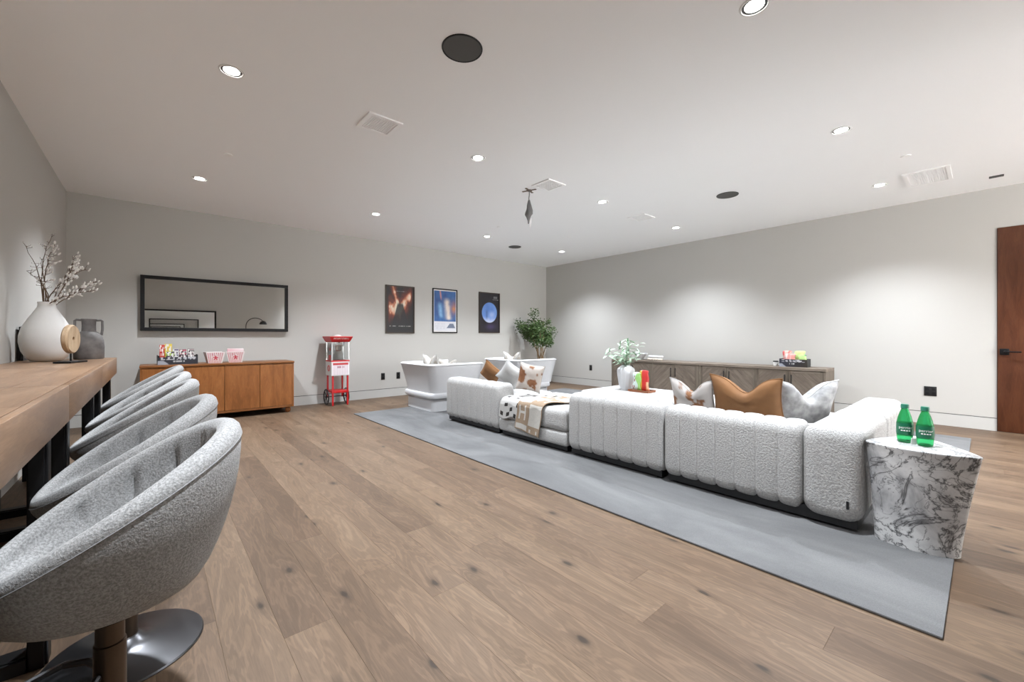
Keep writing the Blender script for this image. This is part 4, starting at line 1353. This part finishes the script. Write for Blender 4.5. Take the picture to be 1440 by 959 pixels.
def bag(label, loc, w_, h_, th, cf, eul, group):
    t = thing('snack_bag', label, 'snack bag', loc, 0, group)
    t.rotation_euler = tuple(R(a) for a in eul)
    for s in (1, -1):
        def fn(u, v):
            a, b = 2 * u - 1, 2 * v - 1
            q = max(0, (1 - a ** 6) * (1 - b ** 4)) ** .6
            return (a * w_ / 2 * (1 - .10 * (1 - b * b) - .05 * b) + .006 * math.sin(b * 5 + w_ * 60), s * th / 2 * q * (1 - .35 * b), h_ * v * (1 - .04 * a * a * b))
        m = MB().grid(fn, 26, 30)
        if s < 0: pass
        m.build('bag_front' if s < 0 else 'bag_back', 'printed', t, smooth=180, colfn=cf)
def bag_green(x, y, z):
    v = z / .26
    if x < .0 + .02 * math.sin(v * 7): return mixc((.42, .50, .48), (.2, .04, .03), 1 if hashn(int(x * 90), int(z * 40)) > .86 else 0)
    return mixc((.13, .32, .08), (.28, .42, .13), fbm(x * 20, z * 20))
def bag_red(x, y, z):
    v = z / .29
    if x < -.035: return (.40, .26, .03)
    if v < .4 and x > .02: return mixc((.62, .45, .25), (.5, .05, .03), fbm(x * 30, z * 30))
    return (.36, .015, .012)
bag('green and white snack bag on the wooden tray', (4.96, 3.11, .4140), .12, .25, .06, bag_green, (-4, 0, -72), 'snack bags on the wooden tray')
bag('red snack bag leaning beside the green one on the tray', (5.00, 3.02, .4140), .12, .28, .05, bag_red, (-6, 0, -60), 'snack bags on the wooden tray')

# ------------------------------------------------------------------ low chevron cabinets on the right wall
CX0, CX1, CZ = 7.10, 7.58, 0.69
def clip_poly(poly, a, b, c, keep):
    out = []
    for i in range(len(poly)):
        p, q = poly[i], poly[(i + 1) % len(poly)]
        dp = a * p[0] + b * p[1] - c; dq = a * q[0] + b * q[1] - c
        if keep * dp >= 0: out.append(p)
        if dp * dq < 0:
            s = dp / (dp - dq); out.append((p[0] + (q[0] - p[0]) * s, p[1] + (q[1] - p[1]) * s))
    return out
for ci, (y0, y1, lb) in enumerate(((1.465, 3.25, 'grey-brown cabinet with chevron doors under the snack bags'), (3.255, 5.04, 'grey-brown cabinet with chevron doors behind the leafy vase'))):
    t = thing('chevron_cabinet', lb, 'cabinet', group='low chevron cabinets')
    MB().rbox(CX0 - .004, CX1, y0, y1, CZ - .04, CZ, .003, 1).build('top', 'grey_wood', t)
    for a in (y0, y1 - .035):
        MB().box(CX0, CX1, a, a + .035, .0, CZ - .04).build('side_panel', 'grey_wood_z', t, smooth=0)
    MB().box(CX0 + .03, CX1, y0 + .035, y1 - .035, .06, CZ - .04).build('carcass', 'gap_dark', t, smooth=0)
    MB().box(CX0 + .004, CX0 + .03, y0 + .035, y1 - .035, .05, .085).build('bottom_rail', 'grey_wood', t, smooth=0)
    ym = (y0 + y1) / 2
    MB().box(CX0 + .002, CX0 + .03, ym - .012, ym + .012, .085, CZ - .04).build('centre_stile', 'grey_wood_z', t, smooth=0)
    for k_, (a, b) in enumerate(((y0 + .035, ym - .012), (ym + .012, y1 - .035))):
        mid = (a + b) / 2
        for s in (0, 1):
            q0, q1 = (a + .003, mid - .002) if s == 0 else (mid + .002, b - .003)
            z0, z1 = .088, CZ - .046
            dcx, dcz = (q0 + q1) / 2, (z0 + z1) / 2
            W, Hh = (q1 - q0) / 2, (z1 - z0) / 2
            st = .028
            dr = MB().box(.010, .022, -W, W, -Hh, Hh).build('door', 'grey_wood_z', t, smooth=0, loc=(CX0, dcx, dcz))
            for nm, e in (('door_stile', (-W, -W + st, -Hh, Hh)), ('door_stile', (W - st, W, -Hh, Hh)), ('door_rail', (-W + st, W - st, Hh - st, Hh)), ('door_rail', (-W + st, W - st, -Hh, -Hh + st))):
                MB().box(.002, .0098, e[0], e[1], e[2], e[3]).build(nm, 'grey_wood_z' if 'stile' in nm else 'grey_wood', dr, smooth=0)
            sgn = 1 if s == 0 else -1
            sl = .062
            lo = -1.0
            w2, h2 = W - st - .001, Hh - st - .001
            while lo < 1.0:
                pl = [(-w2, -h2), (w2, -h2), (w2, h2), (-w2, h2)]
                A, B = .70710678 * sgn, -.70710678
                pl = clip_poly(pl, A, B, lo + .0012, 1)
                if len(pl) > 2: pl = clip_poly(pl, A, B, lo + sl - .0012, -1)
                if len(pl) > 2:
                    cy_, cz_ = sum(p[0] for p in pl) / len(pl), sum(p[1] for p in pl) / len(pl)
                    # local frame whose z axis follows the slat
                    an = R(45 * sgn)
                    m = MB()
                    n = len(pl)
                    rel = []
                    for (py, pz) in pl:
                        dy, dz = py - cy_, pz - cz_
                        rel.append((dy * math.cos(-an) - dz * math.sin(-an), dy * math.sin(-an) + dz * math.cos(-an)))
                    vs_ = [(.0098, y_, z_) for y_, z_ in rel] + [(.0048, y_, z_) for y_, z_ in rel]
                    m.add(vs_, [tuple(range(n)), tuple(reversed(range(n, 2 * n)))] + [(i, (i + 1) % n, n + (i + 1) % n, n + i) for i in range(n)])
                    o = m.build('slat', 'grey_wood' if True else '', dr, smooth=0, loc=(0, cy_, cz_))
                    o.rotation_euler = (an, 0, 0)
                lo += sl
            hy = W - .04 if s == 0 else -W + .04
            MB().rbox(-.020, -.010, hy - .006, hy + .006, Hh - .22, Hh - .06, .002, 1).build('pull_handle', 'black_metal', dr)
            for zz in (Hh - .20, Hh - .08):
                MB().box(-.012, .003, hy - .004, hy + .004, zz - .004, zz + .004).build('handle_post', 'black_metal', dr, smooth=0)
t = thing('snack_basket', 'dark printed box of snack bags on the chevron cabinet', 'snack box', (7.34, 1.90, CZ + .0005), -90)
w_, d_, h_ = .36, .18, .12
MB().box(-w_ / 2, w_ / 2, -d_ / 2, d_ / 2, 0, .006).build('bottom', 'black_plastic', t, smooth=0)
for s in (-1, 1):
    a, b = sorted((s * w_ / 2, s * (w_ / 2 - .006)))
    MB().box(a, b, -d_ / 2, d_ / 2, .006, h_).build('side_panel', 'black_plastic', t, smooth=0)
MB().box(-w_ / 2 + .006, w_ / 2 - .006, d_ / 2 - .006, d_ / 2, .006, h_).build('back_panel', 'black_plastic', t, smooth=0)
MB().box(-w_ / 2 + .006, w_ / 2 - .006, -d_ / 2, -d_ / 2 + .005, .006, h_ * .95).build('front_panel', 'black_plastic', t, smooth=0)
def cf(x, y, z):
    u, v = x / w_ + .5, z / h_
    c = mixc((.02, .022, .04), (.03, .025, .02), u)
    if v < .4 and u < .26 - v * .4: c = (.32, .34, .40)
    if .62 < v < .92 and .08 < u < .92: c = mixc(c, (.55, .55, .58), .8 if hashn(int(u * 22), int(v * 6)) > .5 else 0)
    if .3 < v < .5 and .36 < u < .58: c = mixc(c, (.5, .5, .5), .7 if hashn(int(u * 36), 2) > .5 else 0)
    return c
MB().grid(lambda u, v: (-w_ / 2 + w_ * u, -d_ / 2 - .0006, h_ * .95 * v), 50, 18).build('front_print', 'printed', t, smooth=0, colfn=cf)
def sb_red(x, y, z):
    return mixc((.60, .10, .10), (.72, .42, .36), smoothstep(.4, .6, fbm(x * 14 + 2, z * 14)))
def sb_pink(x, y, z):
    return mixc((.70, .55, .52), (.62, .25, .22), smoothstep(.5, .65, fbm(x * 16 + 5, z * 12)))
def sb_lime(x, y, z):
    return mixc((.45, .62, .18), (.62, .75, .36), fbm(x * 12, z * 12))
def sb_green(x, y, z):
    return mixc((.06, .30, .09), (.42, .60, .22), smoothstep(.5, .6, fbm(x * 10 + 9, z * 10)))
g_ = 'snack bags in the dark box'
bag('red snack bag at the left of the dark box', (7.36, 2.005, CZ + .008), .13, .235, .05, sb_red, (-3, 0, -90), g_)
bag('pink snack bag in front of the red one in the dark box', (7.315, 1.955, CZ + .008), .15, .19, .05, sb_pink, (-3, 0, -90), g_)
bag('lime green snack bag at the right of the dark box', (7.36, 1.845, CZ + .008), .15, .235, .05, sb_lime, (-3, 0, -92), g_)
bag('small dark green snack bag in front of the lime one', (7.31, 1.80, CZ + .008), .12, .18, .04, sb_green, (-3, 0, -88), g_)
t = thing('paper_cup', 'tiny white cup with a dark lid beside the dark box', 'cup', (7.36, 2.16, CZ + .0005))
MB().lathe([(.028, 0), (.036, .062), (.034, .062), (.03, .006)], 24, cap=False).build('cup_body', 'white_plastic', t)
MB().lathe([(.037, .060), (.038, .072), (.030, .078), (0, .078)], 24).build('cup_lid', 'black_plastic', t)
t = thing('ceramic_bowl', 'white flared ceramic bowl on the chevron cabinet behind the vase', 'bowl', (7.33, 4.52, CZ + .0005))
MB().lathe([(.05, 0), (.055, .01), (.07, .04), (.10, .08), (.145, .125), (.14, .128), (.095, .085), (.06, .045), (0, .035)], 32, cap=False).build('bowl_body', 'white_ceramic', t)
t = thing('bead_garland', 'string of cream wooden beads lying by the white bowl', 'garland', (7.32, 4.20, CZ + .0005))
bd = MB().lathe([(0, -.022)] + [(.022 * math.sin(math.pi * q / 8), -.022 * math.cos(math.pi * q / 8)) for q in range(1, 8)] + [(0, .022)], 14, cap=False).mesh('bead', 'bead_white', 180)
for i in range(18):
    a = 2 * math.pi * i / 18
    link('bead', bd, t, (.055 * math.cos(a), .135 * math.sin(a), .0225))
MB().tube([(.055 * math.cos(a), .135 * math.sin(a), .0225) for a in [2 * math.pi * i / 36 for i in range(36)]], .003, 6, closed=True).build('cord', 'bead_white', t)
t = thing('ceramic_link', 'thick white ceramic ring resting on the bead string', 'ornament', (7.33, 4.19, CZ + .0455))
MB().tube([(.06 * math.cos(a), .13 * math.sin(a), .024) for a in [2 * math.pi * i / 36 for i in range(36)]], .024, 10, closed=True).build('ring', 'white_ceramic', t)

# ------------------------------------------------------------------ corner tree
t = thing('potted_tree', 'leafy green ficus tree in the far corner behind the armchair', 'tree', (6.92, 6.92, 0))
MB().lathe([(.13, 0), (.15, .01), (.19, .30), (.20, .34), (.185, .34), (.175, .30), (0, .29)], 32, cap=False).build('pot', 'white_ceramic', t)
MB().lathe([(.176, .295), (.09, .305), (0, .31)], 24, cap=False).build('soil', 'soil', t)
tr = random.Random(21)
tips = []
for i in range(7):
    an = i * .9 + .3
    sp = .12 + .20 * tr.random()
    top = Vector((sp * math.cos(an), sp * math.sin(an), 1.15 + .5 * tr.random()))
    pts = [Vector((.03 * math.cos(an), .03 * math.sin(an), .29)), Vector((.06 * math.cos(an + .6), .06 * math.sin(an + .6), .65)), Vector((top.x * .6, top.y * .6, .95)), top]
    MB().tube(pts, [.017, .014, .010, .004], 8).build('trunk', 'trunk', t)
    tips.append((pts[2], pts[3]))
fo = MB()
cl = []
for (a, b) in tips:
    for q in range(5): cl.append(a.lerp(b, .25 + .2 * q) + Vector((tr.uniform(-.12, .12), tr.uniform(-.12, .12), tr.uniform(-.08, .12))))
side = Vector((math.cos(R(139)), math.sin(R(139)), 0))
for q in range(8): cl.append(side * (.22 + .035 * q) + Vector((tr.uniform(-.06, .06), tr.uniform(-.06, .06), 1.12 + .04 * q + tr.uniform(-.08, .08))))
for c0 in cl:
    for q in range(100):
        d_ = Vector((tr.gauss(0, 1), tr.gauss(0, 1), tr.gauss(0, 1))).normalized() * (.145 * tr.random() ** .5)
        p = c0 + d_
        p.x = min(p.x, .70); p.y = min(p.y, .50)
        u = Vector((tr.uniform(-1, 1), tr.uniform(-1, 1), tr.uniform(-.6, .5))).normalized()
        w_ = u.cross(Vector((tr.uniform(-1, 1), tr.uniform(-1, 1), tr.uniform(-1, 1)))).normalized()
        L = tr.uniform(.035, .06); W = L * .32
        n_ = u.cross(w_) * L * .12
        fo.add([p, p + u * L * .5 + w_ * W + n_, p + u * L, p + u * L * .5 - w_ * W + n_], [(0, 1, 2), (0, 2, 3)])
f = fo.build('foliage', 'leaf_dark', t, smooth=0)
f['kind'] = 'stuff'

# ------------------------------------------------------------------ arc reading lamp behind the camera, seen in the mirror
t = thing('arc_floor_lamp', 'dark arched floor lamp with a domed shade, seen in the mirror', 'lamp', (2.30, -1.0, 0))
MB().lathe([(.14, 0), (.14, .018), (.12, .024), (.012, .03)], 32).build('base', 'shade_dark', t)
pts = [(0, 0, .028), (0, 0, .8), (0, 0, 1.35)] + [(.27 - .27 * math.cos(a), 0, 1.5 + .27 * math.sin(a)) for a in [R(q) for q in range(0, 156, 12)]]
MB().tube(pts, .011, 10).build('arched_pole', 'shade_dark', t)
ex = pts[-1]
MB().lathe([(.115, -.10), (.105, -.05), (.075, -.005), (.03, .02), (.0, .025)], 28, ex, cap=False).build('shade', 'shade_dark', t)
MB().lathe([(0, -.085), (.06, -.085), (.065, -.07), (.03, -.03)], 20, ex, cap=False).build('bulb', 'reading_glow', t)
